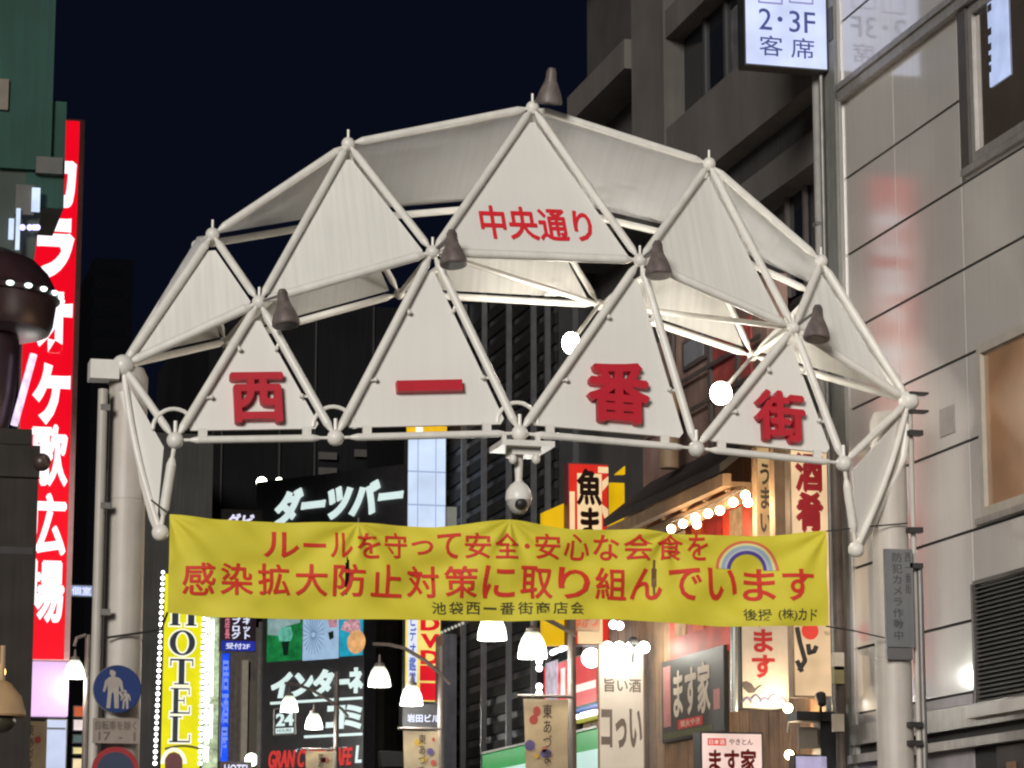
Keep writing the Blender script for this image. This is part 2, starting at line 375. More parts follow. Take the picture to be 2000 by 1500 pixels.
for A_, Rr, Bb, sgn, back in ((c0, R2[0], B0, 1, ((240, 765), (252, 815), (266, 872), (284, 950), (300, 1012), (310, 1035))), (c6, R2[4], B1, -1, ((1772, 830), (1763, 895), (1745, 935), (1727, 968), (1703, 1022), (1680, 1062)))):     # gusset boards at the columns
    pts = []
    for k in range(13):
        s_ = k/12; pts.append(A_*(1-s_)+Bb*s_+V((-sgn*0.055*math.sin(math.pi*s_), 0.0, 0)))
    inn = [Bb+(Rr-Bb)*0.16+V((-sgn*0.05, .03, 0)), Rr+V((-sgn*0.11, .03, -0.07)), A_+(Rr-A_)*0.1+V((0, .03, -0.1))]
    b = MB(); b.prism([p+V((0, .03, 0)) for p in pts[1:-1]]+inn, V((0, 0.03, 0))); b.build('gusset_board', PANEL, arch)
    b = MB(); b.path(pts, 0.034, 10); b.build('curved_tube', WHITE, arch)
    b = MB(); b.path([PY(x_, y_, YA+.1) for x_, y_ in back], 0.05, 10); b.build('curved_tube', WHITE, arch)
for px in (243, 1740):                                             # the two columns
    p = PY(px, 1100, YA+0.25); top = c0.z if px < 1000 else c6.z-0.12
    b = MB(); b.lathe((p.x, YA+0.25, 0), [(0.26, 0), (0.26, 0.25), (0.205, 0.3), (0.198, 4.35), (0.194, 4.352), (0.194, 4.37), (0.198, 4.372), (0.198, 5.78), (0.192, 5.785), (0.192, 5.80), (0.197, 5.805), (0.195, top-0.1), (0.15, top)], seg=40)
    b.build('column', COLUMN, arch)
b = MB(); b.lathe((c0.x, YA+0.25, c0.z-0.28), [(0.12, 0), (0.12, 0.2), (0.205, 0.22), (0.205, 0.24)], seg=30); b.build('collar', COLUMN, arch)

# ---- bell floodlights hung on the arch
def bell(px, py, y, label, arm_from, tilt=(0.0, 0, 1), s_=1.0):
    p = PY(px, py, y)
    t = thing('bell_floodlight', label, 'floodlight', p, 'bell floodlights on the arch')
    ax = V(tilt).normalized(); H = 0.40*s_
    b = MB(); b.lathe(p-ax*H*0.5, [(0.138, 0.0), (0.148, 0.015), (0.145, 0.05), (0.128, 0.11), (0.10, 0.18), (0.074, 0.24), (0.064, 0.262), (0.066, 0.275), (0.060, 0.29), (0.056, 0.36), (0.036, 0.40), (0.0, 0.405)], ax, 28); b.build('housing', BELL, t)
    b = MB(); b.lathe(p-ax*H*0.5-ax*0.004, [(0.118, 0), (0.11, 0.004)], ax, 24); b.build('lens', DARK, t)
    b = MB(); b.path([arm_from, p+ax*H*0.36], 0.016, 8); b.build('bracket', GREYM, t)
bell(1075, 168, YA+0.55, 'bell shaped floodlight standing highest, on the peak of the arch', R0[2], (0.02, -0.25, 1))
bell(884, 484, YA-0.38, 'brown bell floodlight beside the lower left corner of the panel reading 中央通り', R1[1], (-0.02, 0.15, 1))
bell(1285, 505, YA-0.38, 'brown bell floodlight beside the lower right corner of the panel reading 中央通り', R1[2], (0.02, 0.15, 1))
bell(555, 601, YA-0.35, 'brown bell floodlight above the red 西 panel', R1[0], (-0.1, 0.15, 1))
bell(1596, 630, YA-0.35, 'brown bell floodlight above the red 街 panel', R1[3], (0.12, 0.15, 1))

# ---- the two burning spotlights seen through the gaps
def burning(px, py, y, label, frm, sz, elong):
    p = PY(px, py, y); t = thing('spotlight', label, 'spotlight', p, 'lit spotlights under the arch')
    d = (p-frm).normalized()
    b = MB(); b.tube(frm, p+(frm-p).normalized()*0.12, 0.022); b.build('arm', WHITE, t)
    b = MB(); b.ball(p, sz, 20, elong); b.build('lamp_head', SPOTM, t); glow(t, p+V((0, .25, .05)), 75, (1, .93, .82), .12)
    return t
burning(1115, 670, YA+1.4, 'oval white spotlight burning left of the 番 panel', K1[2], 0.10, 1.25)
burning(1408, 768, YA+1.3, 'round white spotlight burning between the 番 and 街 panels', K1[3], 0.125, 1.05)

# ================================================================== YELLOW BANNER
YB = YA-0.42; FB = FY(YB)
ub0, ub1 = FB.uv(329, 1100)[0], FB.uv(1612, 1130)[0]
TIES = [FB.uv(x, 1010)[0] for x in (329, 700, 995, 1300, 1612)]
def edge(pts):
    P = [FB.uv(*p) for p in pts]
    def f(u):
        for (a, za), (b, zb) in zip(P, P[1:]):
            if u <= b or (b, zb) == P[-1]:
                t = max(0, min(1, (u-a)/(b-a))); t = t*t*(3-2*t)*0.6+t*0.4; return za+(zb-za)*t
    return f
ztop = edge([(329, 1004), (430, 1016), (550, 1021), (700, 1021), (850, 1029), (995, 1016), (1120, 1034), (1250, 1034), (1320, 1045), (1480, 1048), (1612, 1038)])
zbot = edge([(325, 1197), (430, 1207), (540, 1210), (770, 1211), (995, 1213), (1180, 1210), (1290, 1216), (1430, 1224), (1612, 1223)])
def bdisp(u, z):
    zt, zb = ztop(u), zbot(u); t = (zt-z)/(zt-zb)
    d = 0.14*noise.noise(V((u*0.8, t*0.9, 1.3)))+0.075*noise.noise(V((u*1.7+t*1.5, t*1.6, 5.1)))+0.03*noise.noise(V((u*3.2-t*2.5, t*2.2, 9.1)))
    for i in range(len(TIES)-1):                               # sagging swags between the ties
        a, b = TIES[i], TIES[i+1]; m_ = (a+b)/2
        if a <= u <= b:
            rr = math.hypot((u-m_)*0.62, (z-zt-0.25))
            d += 0.018*math.sin(rr*15+i)*max(0, 1-abs(u-m_)/(b-a)*2)**0.6*min(1, t*2.5)
    for a in TIES:
        q = math.hypot(u-a, zt-z)+1e-4; ang = math.atan2(zt-z, u-a)
        d += 0.024*math.sin(ang*9)*min(1, q*4)*math.exp(-q*1.5)
    return d
ban = MB(); NU, NV = 520, 64; bm = ban.bm; G = []
for j in range(NV+1):
    row = []
    for i in range(NU+1):
        u = ub0+(ub1-ub0)*i/NU; z = ztop(u)+(zbot(u)-ztop(u))*j/NV; row.append(bm.verts.new(FB.w(u, z, bdisp(u, z))))
    G.append(row)
SL = [(FB.uv(676, 1125)[0], FB.uv(676, 1125)[1], 0.20), (FB.uv(1279, 1128)[0], FB.uv(1279, 1128)[1], 0.2)]
for j in range(NV):
    for i in range(NU):
        u = ub0+(ub1-ub0)*(i+.5)/NU; z = ztop(u)+(zbot(u)-ztop(u))*(j+.5)/NV; hole = False
        for (us, zs, h) in SL:
            k = 1-abs(z-zs)/h
            if k > 0 and abs(u-us) < 0.03*k**0.6: hole = True
        if not hole: bm.faces.new((G[j][i], G[j+1][i], G[j+1][i+1], G[j][i+1]))
bmesh.ops.delete(bm, geom=[v for v in bm.verts if not v.link_faces], context='VERTS')
bmesh.ops.solidify(bm, geom=bm.faces[:], thickness=0.004)
banner = thing('cloth_banner', 'long yellow cloth banner with red Japanese lettering and a rainbow strung under the arch', 'banner', FB.w((ub0+ub1)/2, zbot((ub0+ub1)/2)))
cl = ban.build('cloth', YCLOTH, banner)
def bt(px, body, m, bold, space=1.0): text(FB, px, body, m, cl, off=0.009, bold=bold, depth=0, bend=bdisp, name='lettering', space=space)
bt((510, 1040, 772, 1090), 'ルールを', YRED, 0.02) if False else None
# first line, each stretch placed along the slight sag
l1 = 'ルールを守って安全・安心な会食を'
x = 510
xs1 = [510, 588, 640, 692, 748, 800, 850, 903, 960, 1016, 1040, 1098, 1157, 1215, 1278, 1336, 1384]
for i, ch in enumerate(l1):
    a, b = xs1[i]+3, xs1[i+1]-5; yc = 1063+8*((a-510)/875)+(2 if i < 4 else 0)
    h0, h1 = (yc-25, yc+25)
    if ch == 'ー': h0, h1 = yc-4, yc+4
    if ch == '・': a, b, h0, h1 = 1022, 1032, yc-5, yc+5
    if ch == 'っ': h0, h1 = yc-10, yc+18; 
    bt((a, h0, b, h1), ch, YRED, 0.014)
l2 = '感染拡大防止対策に取り組んでいます'
for i, ch in enumerate(l2):
    a = 353+i*73.3; b = a+(67 if i < 12 else 66); yc = 1132+12*(i/16)
    dx = 0
    if i >= 12: a -= 3; b -= 3
    bt((a+2, yc-32, b-2, yc+31), ch, YRED, 0.016)
for i, ch in enumerate('池袋西一番街商店会'):
    a = 843+i*33.6; yc = 1188
    bt((a, yc-12, a+28, yc+12) if ch != '一' else (a+1, yc-2, a+27, yc+2), ch, YBLK, 0.008)
bt((1451, 1190, 1504, 1213), '後援', YBLK, 0.008); bt((1516, 1190, 1553, 1213), '(株)', YBLK, 0.008); bt((1555, 1190, 1592, 1213), 'カド', YBLK, 0.012)
for k, (col, r0, r1) in enumerate((((214, 110, 70), 62, 56), ((222, 214, 150), 56, 51), ((150, 175, 190), 51, 44), ((190, 190, 205), 44, 40), ((86, 70, 150), 40, 33))):
    uc, zc = FB.uv(1458, 1113); q = 1/FB.uv(1001, 1100)[0]
    s_ = (FB.uv(1558, 1113)[0]-FB.uv(1458, 1113)[0])/100
    b = MB(); n_ = 40
    a = [(uc+math.cos(math.pi*i/n_)*r0*s_*1.0, zc+math.sin(math.pi*i/n_)*r0*s_*0.86) for i in range(n_+1)]
    c_ = [(uc+math.cos(math.pi*i/n_)*r1*s_*1.0, zc+math.sin(math.pi*i/n_)*r1*s_*0.86) for i in range(n_+1)]
    for i in range(n_):
        vs = [b.bm.verts.new(FB.w(p[0], p[1], bdisp(*p)+0.009)) for p in (a[i], a[i+1], c_[i+1], c_[i])]; b.bm.faces.new(vs)
    b.build('rainbow_band', mat('rainbow_%d' % k, C(*col), 0.7, var=0.03), cl)
# ropes
for pts, rr in (([B0+V((-.1, 0, .33)), FB.w(ub0, ztop(ub0), 0)], .008), ([FB.w(ub1, ztop(ub1), 0), PY(1700, 1028, YA), PY(1772, 1022, YA)], .008), ([FB.w(ub1, zbot(ub1), 0), PY(1668, 1232, YA), PY(1728, 1246, YA)], .008), ([FB.w(ub0, zbot(ub0), 0), PY(315, 1230, YA), PY(205, 1246, YA)], .012)):
    MB().path(pts, rr, 6).build('tie_rope', DARK, banner)
for a in TIES[1:4]: MB().tube(FB.w(a, ztop(a)-.01, .0), FB.w(a, ztop(a)+.05, .0), 0.012, seg=6).build('tie_knot', DARK, banner)

# ================================================================== CCTV CAMERA under the centre joint
t = thing('security_camera', 'white dome security camera hanging under the centre of the arch', 'camera', PY(1015, 890, YA-.45))
FC = FY(YA-.45)
b = MB(); b.pbox(FC, 968, 868, 1070, 879, 0.28, -0.28); b.bevel(0.015); b.build('mounting_plate', WHITE, t)
for x in (980, 1046): MB().pbox(FC, x, 850, x+8, 869, 0.03, -0.03).build('hanger', WHITE, t)
b = MB(); b.pbox(FC, 994, 880, 1050, 892, 0.15, -0.15); b.bevel(0.012); b.build('junction_box', WHITE, t)
for x, y in ((996, 900), (1041, 900)): MB().ball(FC.w(*FC.uv(x, y), 0.12), 0.045, 14, 1.2).build('loudspeaker', WHITE, t)
pc = PY(1013, 972, YA-.45)
b = MB(); b.tube(PY(1013, 890, YA-.45), pc+V((0, 0, 0.15)), 0.05, 0.035); b.build('stem', WHITE, t)
b = MB(); b.lathe(pc, [(0.135, -0.03), (0.14, 0.0), (0.13, 0.07), (0.09, 0.13), (0.04, 0.17), (0.035, 0.2)], seg=30); b.build('housing', WHITE, t)
b = MB(); b.lathe(pc+V((0, 0, -0.03)), [(0.0, -0.145), (0.05, -0.135), (0.09, -0.10), (0.12, -0.05), (0.132, 0.0)], seg=30, cap=False); b.build('dome_cover', mat('grey_dome', (0.45, 0.44, 0.43, 1), 0.25), t)
b = MB(); b.ball(pc+V((0.0, -0.075, -0.07)), 0.072, 18); b.build('lens', DARK, t)

# ================================================================== LEFT COLUMN FITTINGS
FL = FY(YA-0.02); FLf = FY(YA+0.0)
t = thing('slim_pole', 'slim beige steel pole beside the left column with a white box on top', 'pole', PY(192, 1790, YA)*V((1, 1, 0)))
p = PY(192, 1100, YA); b = MB(); b.tube((p.x, YA, 0), (p.x, YA, PY(192, 760, YA).z), 0.05); b.build('shaft', COLUMN, t)
b = MB(); b.pbox(FL, 177, 701, 234, 738, -0.02, -0.3); b.bevel(0.04, 3); b.build('top_box', WHITE, t)
for y in (790, 982, 1190): MB().pbox(FL, 196, y, 215, y+12, 0.03, -0.03).build('clamp', GREYM, t)
FS = FY(YA-0.12)
t = thing('pedestrian_sign', 'round blue pedestrian sign showing an adult holding a child by the hand', 'road sign', PY(229, 1345, YA-.12))
u, z = FS.uv(229, 1346); rad = FS.uv(275, 1346)[0]-u
b = MB(); b.disc(FS, u, z, rad, 0.012, -0.01); b.build('disc', mat('sign_blue', C(28, 50, 105), 0.4, var=0.1), t)
b = MB(); n_ = 40; b.disc(FS, u, z, rad*1.03, -0.011, -0.03); b.build('rim', GREYM, t)
def figure(u, z, h):
    """plain walking figure, trousers or skirt outline, flat on the sign"""
    o = [(-.10, 1), (-.02, 1), (.05, .95), (.05, .88), (.02, .84), (.15, .80), (.22, .72), (.27, .45), (.22, .43), (.14, .62), (.14, .45), (.15, .02), (.04, .02), (.01, .42), (-.04, .42), (-.07, .02), (-.17, .02), (-.14, .45), (-.15, .62), (-.22, .43), (-.27, .45), (-.22, .72), (-.14, .80), (-.05, .84), (-.10, .89)]
    return [FS.w(u+x*h, z+y*h, 0.016) for x, y in o]
GSIGN = mat('worn_white_sign', (0.34, 0.30, 0.27, 1), 0.6, var=0.15)
b = MB(); b.prism(figure(u-rad*0.17, z-rad*0.85, rad*1.65), FS.n*-0.003); b.prism(figure(u+rad*0.36, z-rad*0.85, rad*0.82), FS.n*-0.003)
b.tube(FS.w(u+rad*.1, z-rad*.1, .015), FS.w(u+rad*.27, z-rad*.38, .015), 0.018, seg=6); b.build('pictogram', GSIGN, t)
t = thing('time_plate', 'small rectangular plate under the blue sign reading 自転車を除く and hours from 17', 'road sign', PY(227, 1428, YA-.12))
b = MB(); b.pbox(FS, 181, 1403, 272, 1452, 0.01, -0.01); b.bevel(0.006); o = b.build('plate', mat('worn_plate', (0.26, 0.215, 0.18, 1), 0.6, var=0.15), t)
text(FS, (186, 1408, 266, 1426), '自転車を除く', mat('plate_print', (0.12, 0.09, 0.075, 1), 0.6), o, off=0.012, bold=0.01); text(FS, (192, 1430, 264, 1447), '17  -  1', MATS['plate_print'], o, off=0.012, bold=0.01)
t = thing('no_stopping_sign', 'round red rimmed dark sign at the bottom of the left column', 'road sign', PY(228, 1505, YA-.12))
u, z = FS.uv(225, 1505)
b = MB(); b.disc(FS, u, z, rad, 0.010, -0.01); b.build('rim', mat('sign_red', C(150, 40, 45), 0.45, var=0.15), t)
b = MB(); b.disc(FS, u, z, rad*.78, 0.014, 0.011); b.build('face', mat('sign_navy', C(50, 60, 85), 0.45, var=0.15), t)

# ================================================================== RIGHT COLUMN FITTINGS
FCs = FY(YA-0.02)
t = thing('camera_notice', 'vertical grey notice plate reading 防犯カメラ作動中 on the right column', 'sign', PY(1758, 1180, YA-.02))
b = MB(); b.pbox(FCs, 1729, 1073, 1783, 1264, 0.02, -0.03); b.bevel(0.012); o = b.build('plate', mat('grey_notice', C(112, 113, 115), 0.5, var=0.08, streak=.1), t)
NP = mat('notice_print', (0.06, 0.06, 0.065, 1), 0.6)
vtext(FCs, (1742, 1080, 1762, 1250), '防犯カメラ作動中', NP, o, off=0.022, bold=0.006, line=1.1); vtext(FCs, (1766, 1080, 1778, 1160), '西一番街', NP, o, off=0.022, bold=0.004)
b = MB(); b.pbox(FCs, 1732, 1266, 1782, 1288, 0.016, -0.03); b.bevel(0.012); b.build('lower_plate', mat('grey_notice_low', C(100, 98, 100), 0.5), t)
t = thing('conduit_pipe', 'grey conduit pipe clipped up the right column', 'pipe', PY(1790, 1790, YA)*V((1, 1, 0)))
p = PY(1788, 1200, YA+.1)
b = MB(); b.tube((p.x, YA+.1, 0), (p.x, YA+.1, c6.z-0.15), 0.03); b.build('pipe', COLUMN, t)
b = MB(); b.tube((p.x+.045, YA+.06, 0), (p.x+.045, YA+.06, PY(1788, 1110, YA).z), 0.034); b.build('cable_duct', GREYM, t)
for y in (840, 1030, 1100, 1410, 1446): MB().pbox(FCs, 1776, y, 1802, y+10, 0.02, -0.1).build('clip', DARK, t)
for y in (765, 800): MB().pbox(FCs, 1778, y, 1814, y+4, 0.0, -0.15).build('clamp', DARK, t)

# ================================================================== RIGHT-HAND CLAD BUILDING
XW = 12.5; FW = FX(XW)
bld = thing('clad_building', 'pale grey panel clad corner building along the right edge', 'building', (XW+2, 28.5, 0))
ROWS = [4.78, 5.76, 6.76, 7.72, 8.70, 9.67, 10.65, 11.66, 12.7, 13.7, 14.7]
YS = [32.05, 30.37, 28.44, 26.3, 24.3, 22.3]
b = MB(); b.box((XW+0.03, 20.0, 0), (XW+7, 32.0, 15.2)); b.build('core', JOINT, bld)
WIN = [(28.30, 24.5, 9.83, 11.62), (28.12, 24.5, 5.86, 7.76), (28.42, 24.5, 3.85, 5.14)]
b = MB(); gp = 0.017
def sub(y0, y1, z0, z1):                                        # a panel minus the window openings
    cells = [(y0, y1, z0, z1)]
    for (wy1, wy0, wz0, wz1) in WIN:
        nxt = []
        for (a, c_, e, f_) in cells:
            if c_ <= wy0 or a >= wy1 or f_ <= wz0 or e >= wz1: nxt.append((a, c_, e, f_)); continue
            if c_ > wy1: nxt.append((wy1, c_, e, f_))
            if a < wy0: nxt.append((a, wy0, e, f_))
            lo, hi = max(a, wy0), min(c_, wy1)
            if f_ > wz1: nxt.append((lo, hi, wz1, f_))
            if e < wz0: nxt.append((lo, hi, e, wz0))
        cells = nxt
    return cells
rows = [4.0]+ROWS
for yi in range(len(YS)-1):
    for z0, z1 in zip(rows, rows[1:]):
        for (a, c_, e, f_) in sub(YS[yi+1]+0.009, YS[yi]-0.009, z0+gp, z1-gp):
            if c_-a > 0.03 and f_-e > 0.03: b.box((XW, a, e), (XW+0.025, c_, f_))
b.build('wall_panel', CLAD, bld)
b = MB(); b.box((XW-0.02, 32.0, 0), (XW+7, 32.12, 15.2)); b.build('end_wall', CLAD, bld)
b = MB(); b.box((XW-0.10, 20.0, 11.64), (XW-0.001, 31.95, 11.76)); b.box((XW-0.13, 20.0, 11.765), (XW-0.001, 32.0, 11.84)); b.bevel(0.012); b.build('ledge', TRIM, bld)
b = MB(); b.box((XW-0.08, 20.0, 3.62), (XW-0.001, 32.05, 3.86)); b.box((XW-0.12, 20.0, 3.40), (XW-0.001, 32.05, 3.50)); b.bevel(0.015); b.build('string_course', TRIM, bld)
b = MB(); b.box((XW+0.005, 28.6, 0), (XW+0.028, 32.0, 3.4)); b.box((XW+.005, 28.6, 3.88), (XW+.02, 32.0, 3.99)); b.build('lower_wall', mat('lilac_grey_wall', (0.33, 0.30, 0.32, 1), 0.5, var=0.08, streak=.1), bld)
def window(y1, y0, z0, z1, glassm, framem, fw=0.09, name='window'):
    f_ = MB()
    for a in ((y0, y1, z1-fw, z1), (y0, y1, z0, z0+fw), (y1-fw, y1, z0+fw, z1-fw), (y0, y0+fw, z0+fw, z1-fw)): f_.box((XW-0.03, a[0], a[2]), (XW+0.029, a[1], a[3]))
    f_.bevel(0.008); fo = f_.build(name, framem, bld)
    g_ = MB(); g_.box((XW+0.02, y0+fw, z0+fw), (XW+0.028, y1-fw, z1-fw)); g_.build('pane', glassm, fo); return fo
BLIND = mat('brown_blind', (0.38, 0.205, 0.10, 1), 0.35, var=0.2, scale=1.5, coat=0.3)
BLIND2 = mat('dim_brown_interior', (0.085, 0.066, 0.055, 1), 0.15, var=0.25, scale=1.5, coat=.8)
fo = window(28.12, 24.5, 5.86, 7.76, BLIND, mat('pale_window_frame', (0.45, 0.42, 0.36, 1), 0.4), 0.10)
b = MB(); b.box((XW-0.07, 24.4, 5.78), (XW-0.002, 28.2, 5.85)); b.build('sill', TRIM, fo)
fo = window(28.06, 24.5, 9.83, 11.62, BLIND2, TRIM, 0.10)
b = MB(); b.box((XW-0.06, 28.07, 9.80), (XW+.03, 28.30, 11.63)); b.build('side_post', DTRIM, fo)
b = MB(); b.box((XW-0.07, 24.4, 9.72), (XW-0.002, 28.3, 9.80)); b.build('sill', TRIM, fo)
t_ = MB()
for k in range(26):
    z = 3.87+k*0.049; t_._hexa([V(p) for p in ((XW-0.035, 24.5, z), (XW-0.035, 28.36, z), (XW-0.03, 28.36, z+0.006), (XW-0.03, 24.5, z+0.006), (XW+0.02, 24.5, z+0.036), (XW+0.02, 28.36, z+0.036), (XW+0.025, 28.36, z+0.042), (XW+0.025, 24.5, z+0.042))])
lv = t_.build('louvre', mat('grey_louvre', (0.15, 0.15, 0.14, 1), 0.5, var=0.15), bld)
b = MB(); b.box((XW-0.05, 28.36, 3.85), (XW+.03, 28.42, 5.16)); b.box((XW-.05, 24.5, 5.145), (XW+.03, 28.36, 5.19)); b.build('frame', DTRIM, lv)
b = MB(); b.box((XW-0.16, 24.5, 3.70), (XW-0.081, 28.40, 3.83)); b.bevel(0.02); b.build('sill', CLAD, lv)
b = MB(); b.box((XW+0.01, 24.5, 0.6), (XW+.028, 28.0, 3.38)); dk = b.build('shop_window', mat('shop_dark', (0.03, 0.024, 0.024, 1), 0.2), bld)
for y in (27.5, 27.05): MB().box((XW-.01, y, 0.6), (XW+.005, y+.22, 3.2)).build('interior_post', mat('warm_post', (0.22, .12, .06, 1), .6), dk)
b = MB(); b.box((XW-.01, 26.6, 2.6), (XW+.005, 26.95, 3.15)); b.build('red_card', _lit('red_card_glow', 200, 60, 55, 0.8, .05, True, 3), dk)
p = FW.uv(1845, 822)
b = MB(); b.pbox(FW, 1838, 795, 1866, 850, 0.02, 0.0); b.bevel(0.006); b.build('cover_plate', mat('cover_plate', (0.28, 0.25, 0.24, 1), .5), bld)
b = MB(); b.box((XW-.06, 32.13, 0), (XW+5, 32.56, 15.2)); b.bevel(.01); b.build('corner_strip', mat('grey_green_strip', (.21, .21, .195, 1), .5, var=.15, streak=.2), bld)
ws = thing('sign_reflection', 'narrow pale blue glowing panel with dark marks imitating a sign reflected in the upper right window', 'sign', FW.at(1948, 160))  # added glowing panel imitates a lit sign mirrored in the glass
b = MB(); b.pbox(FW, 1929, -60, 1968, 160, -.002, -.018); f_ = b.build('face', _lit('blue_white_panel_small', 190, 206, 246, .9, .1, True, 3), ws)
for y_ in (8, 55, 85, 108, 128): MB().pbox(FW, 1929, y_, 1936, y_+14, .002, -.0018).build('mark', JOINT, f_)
# downpipe on the building's corner
t = thing('downpipe', 'pale downpipe on the corner of the grey clad building', 'pipe', (XW-.08, 32.35, 0))
b = MB(); b.tube((XW-.10, 32.66, 0), (XW-.10, 32.66, 15), 0.06); b.build('pipe', mat('pale_pipe_paint', (.30, .29, .28, 1), .6, var=.12, streak=.2, spec=.25), t)
for z in (5.0, 7.6, 10.2, 12.4): MB().box((XW-.17, 32.6, z), (XW+.0, 32.72, z+.05)).build('bracket', GREYM, t)
b = MB(); b.tube((XW-.12, 32.45, 0), (XW-.12, 32.45, 15), 0.03); b.build('cable', GREYM, t)

# lit box sign 2-3F
FSN = FY(32.3)
t = thing('box_sign', 'glowing white box sign reading 2·3F 客席 projecting from the grey clad building', 'sign', PY(1535, 130, 32.4))
SGN = _lit('blue_white_lightbox', 205, 216, 252, 1.0, 0.10, True, 2)
u0, u1, z0, z1 = FSN.rect(1452, -260, 1614, 132)
b = MB(); b.fbox(FSN, u0, u1, z0, z1, -0.012, -0.26); b.bevel(0.03, 3); o = b.build('casing', DARK, t)
b = MB(); b.fbox(FSN, u0+.02, u1-.02, z0+.02, z1-.02, 0.0, -0.008); b.bevel(0.004); fc = b.build('face', SGN, t)
LB = mat('blue_sign_print', C(58, 70, 130), 0.5, var=0.02)
LBE = _lit('blue_sign_print_lit', 62, 74, 140, 0.8, .02, False, 3)
text(FSN, (1482, 20, 1592, 62), '2･3F', LBE, fc, off=0.002, bold=0.004); text(FSN, (1483, 72, 1590, 112), '客 席', LBE, fc, off=0.002, bold=0.004)
for xx in (1482, 1542):
    b = MB(); u_, z_ = FSN.uv(xx, 4); e_ = FSN.uv(xx+45, 4)[0]
    b.path([FSN.w(u_, z_+.5, .002), FSN.w(u_, z_, .002), FSN.w(e_, z_, .002), FSN.w(e_, z_+.5, .002)], 0.012, 6); b.build('seat_symbol', _lit('pale_violet_print', 150, 150, 200, .8, .02, False, 3), fc)
b = MB(); b.box((FSN.w(u1, 0).x, 32.14, FSN.uv(1630, 84)[1]), (XW+.02, 32.28, FSN.uv(1630, 20)[1])); b.build('bracket', DARK, t)
b = MB(); b.box((FSN.w(u1, 0).x, 32.14, 15.0), (XW+.02, 32.28, 15.25)); b.build('bracket', DARK, t)

# ================================================================== DARK CONCRETE BUILDING BEHIND (upper right)
XB = 12.75; FBk = FX(XB)
cb = thing('concrete_building', 'dark concrete building with bay window and balconies rising behind the right of the arch', 'building', (XB+3, 38, 0))
def yz(px, py): u, z = FBk.uv(px, py); return -u, z
b = MB(); b.box((XB+0.5, 32.7, 8.0), (XB+9, 46.3, 22)); b.build('wall', CONC, cb)
yP0, yP1 = yz(1300, 150)[0], yz(1237, 150)[0]                  # pier
zpt = yz(1300, 253)[1]                                          # parapet top at the bay
zpb = yz(1390, 322)[1]; zb2 = yz(1420, 352)[1]; zb3 = yz(1450, 392)[1]
zbeam0 = yz(1300, 75)[1]; zbeam1 = yz(1300, 20)[1]
b = MB(); b.box((XB-0.03, yP0, zpt-0.9), (XB+0.5, yP1, 22)); b.build('pier', CONC2, cb)
b = MB(); b.box((XB, 32.5, zpb), (XB+0.499, yP0-.003, zpt)); b.bevel(0.02); b.build('parapet', CONC2, cb)
b = MB(); b.box((XB+0.0, 32.5, zbeam0), (XB+0.499, yP0-.003, zbeam1)); b.build('beam', CONC2, cb)
b = MB(); b.box((XB+0.3, 32.5, zpt), (XB+0.34, yP0-.02, zbeam0)); wn = b.build('window_band', DGLASS, cb)
for px in (1343, 1383, 1440, 1500, 1560): y = yz(px, 150)[0]; MB().box((XB+0.26, y-.05, zpt), (XB+.299, y+.05, zbeam0)).build('mullion', mat('mullion_grey', (0.05, 0.05, 0.052, 1), .5), wn)
y_ = yz(1412, 60)[0]; b = MB(); b.box((XB+.24, y_-.35, zpt+.15), (XB+.258, y_+.35, zpt+1.15)); b.build('poster', mat('grey_poster', (0.10, 0.10, 0.11, 1), .6, var=.4, scale=5), wn)
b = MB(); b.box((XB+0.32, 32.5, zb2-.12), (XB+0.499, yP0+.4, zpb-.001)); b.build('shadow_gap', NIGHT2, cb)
b = MB(); b.box((XB+0.12, 32.5, zb3-.1), (XB+0.499, 40.8, zb2-.121)); b.bevel(.02); b.build('beam', CONC2, cb)
for (px0, px1, py0, py1) in ((1478, 1516, 345, 430), (1576, 1612, 285, 480)):
    y1_, y0_ = yz(px0, (py0+py1)/2)[0], yz(px1, (py0+py1)/2)[0]; z1_ = yz((px0+px1)/2, py0)[1]; z0_ = yz((px0+px1)/2, py1)[1]-1.0
    b = MB(); b.box((XB+.46, y0_, z0_), (XB+.502, y1_, z1_)); wn = b.build('window', DGLASS, cb)
    b = MB(); b.box((XB+.40, y0_-.0, z0_), (XB+.459, y0_+.07, z1_)); b.box((XB+.40, y1_-.07, z0_), (XB+.459, y1_, z1_)); b.box((XB+.40, y0_+.07, z1_-.07), (XB+.459, y1_-.07, z1_)); b.build('frame', GREYM if px0 > 1550 else DTRIM, wn)
zc1, zc0 = yz(1136, 180)[1], yz(1136, 212)[1]
for k, dz in enumerate((0, 2.9, 5.8, -2.6)):
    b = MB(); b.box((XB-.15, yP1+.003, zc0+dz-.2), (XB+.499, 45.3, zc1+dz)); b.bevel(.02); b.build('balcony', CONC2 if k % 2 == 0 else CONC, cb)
b = MB(); b.box((XB+.3, yP1+.02, 13), (XB+.499, 42.2, 20)); b.build('recess_wall', CONC, cb)

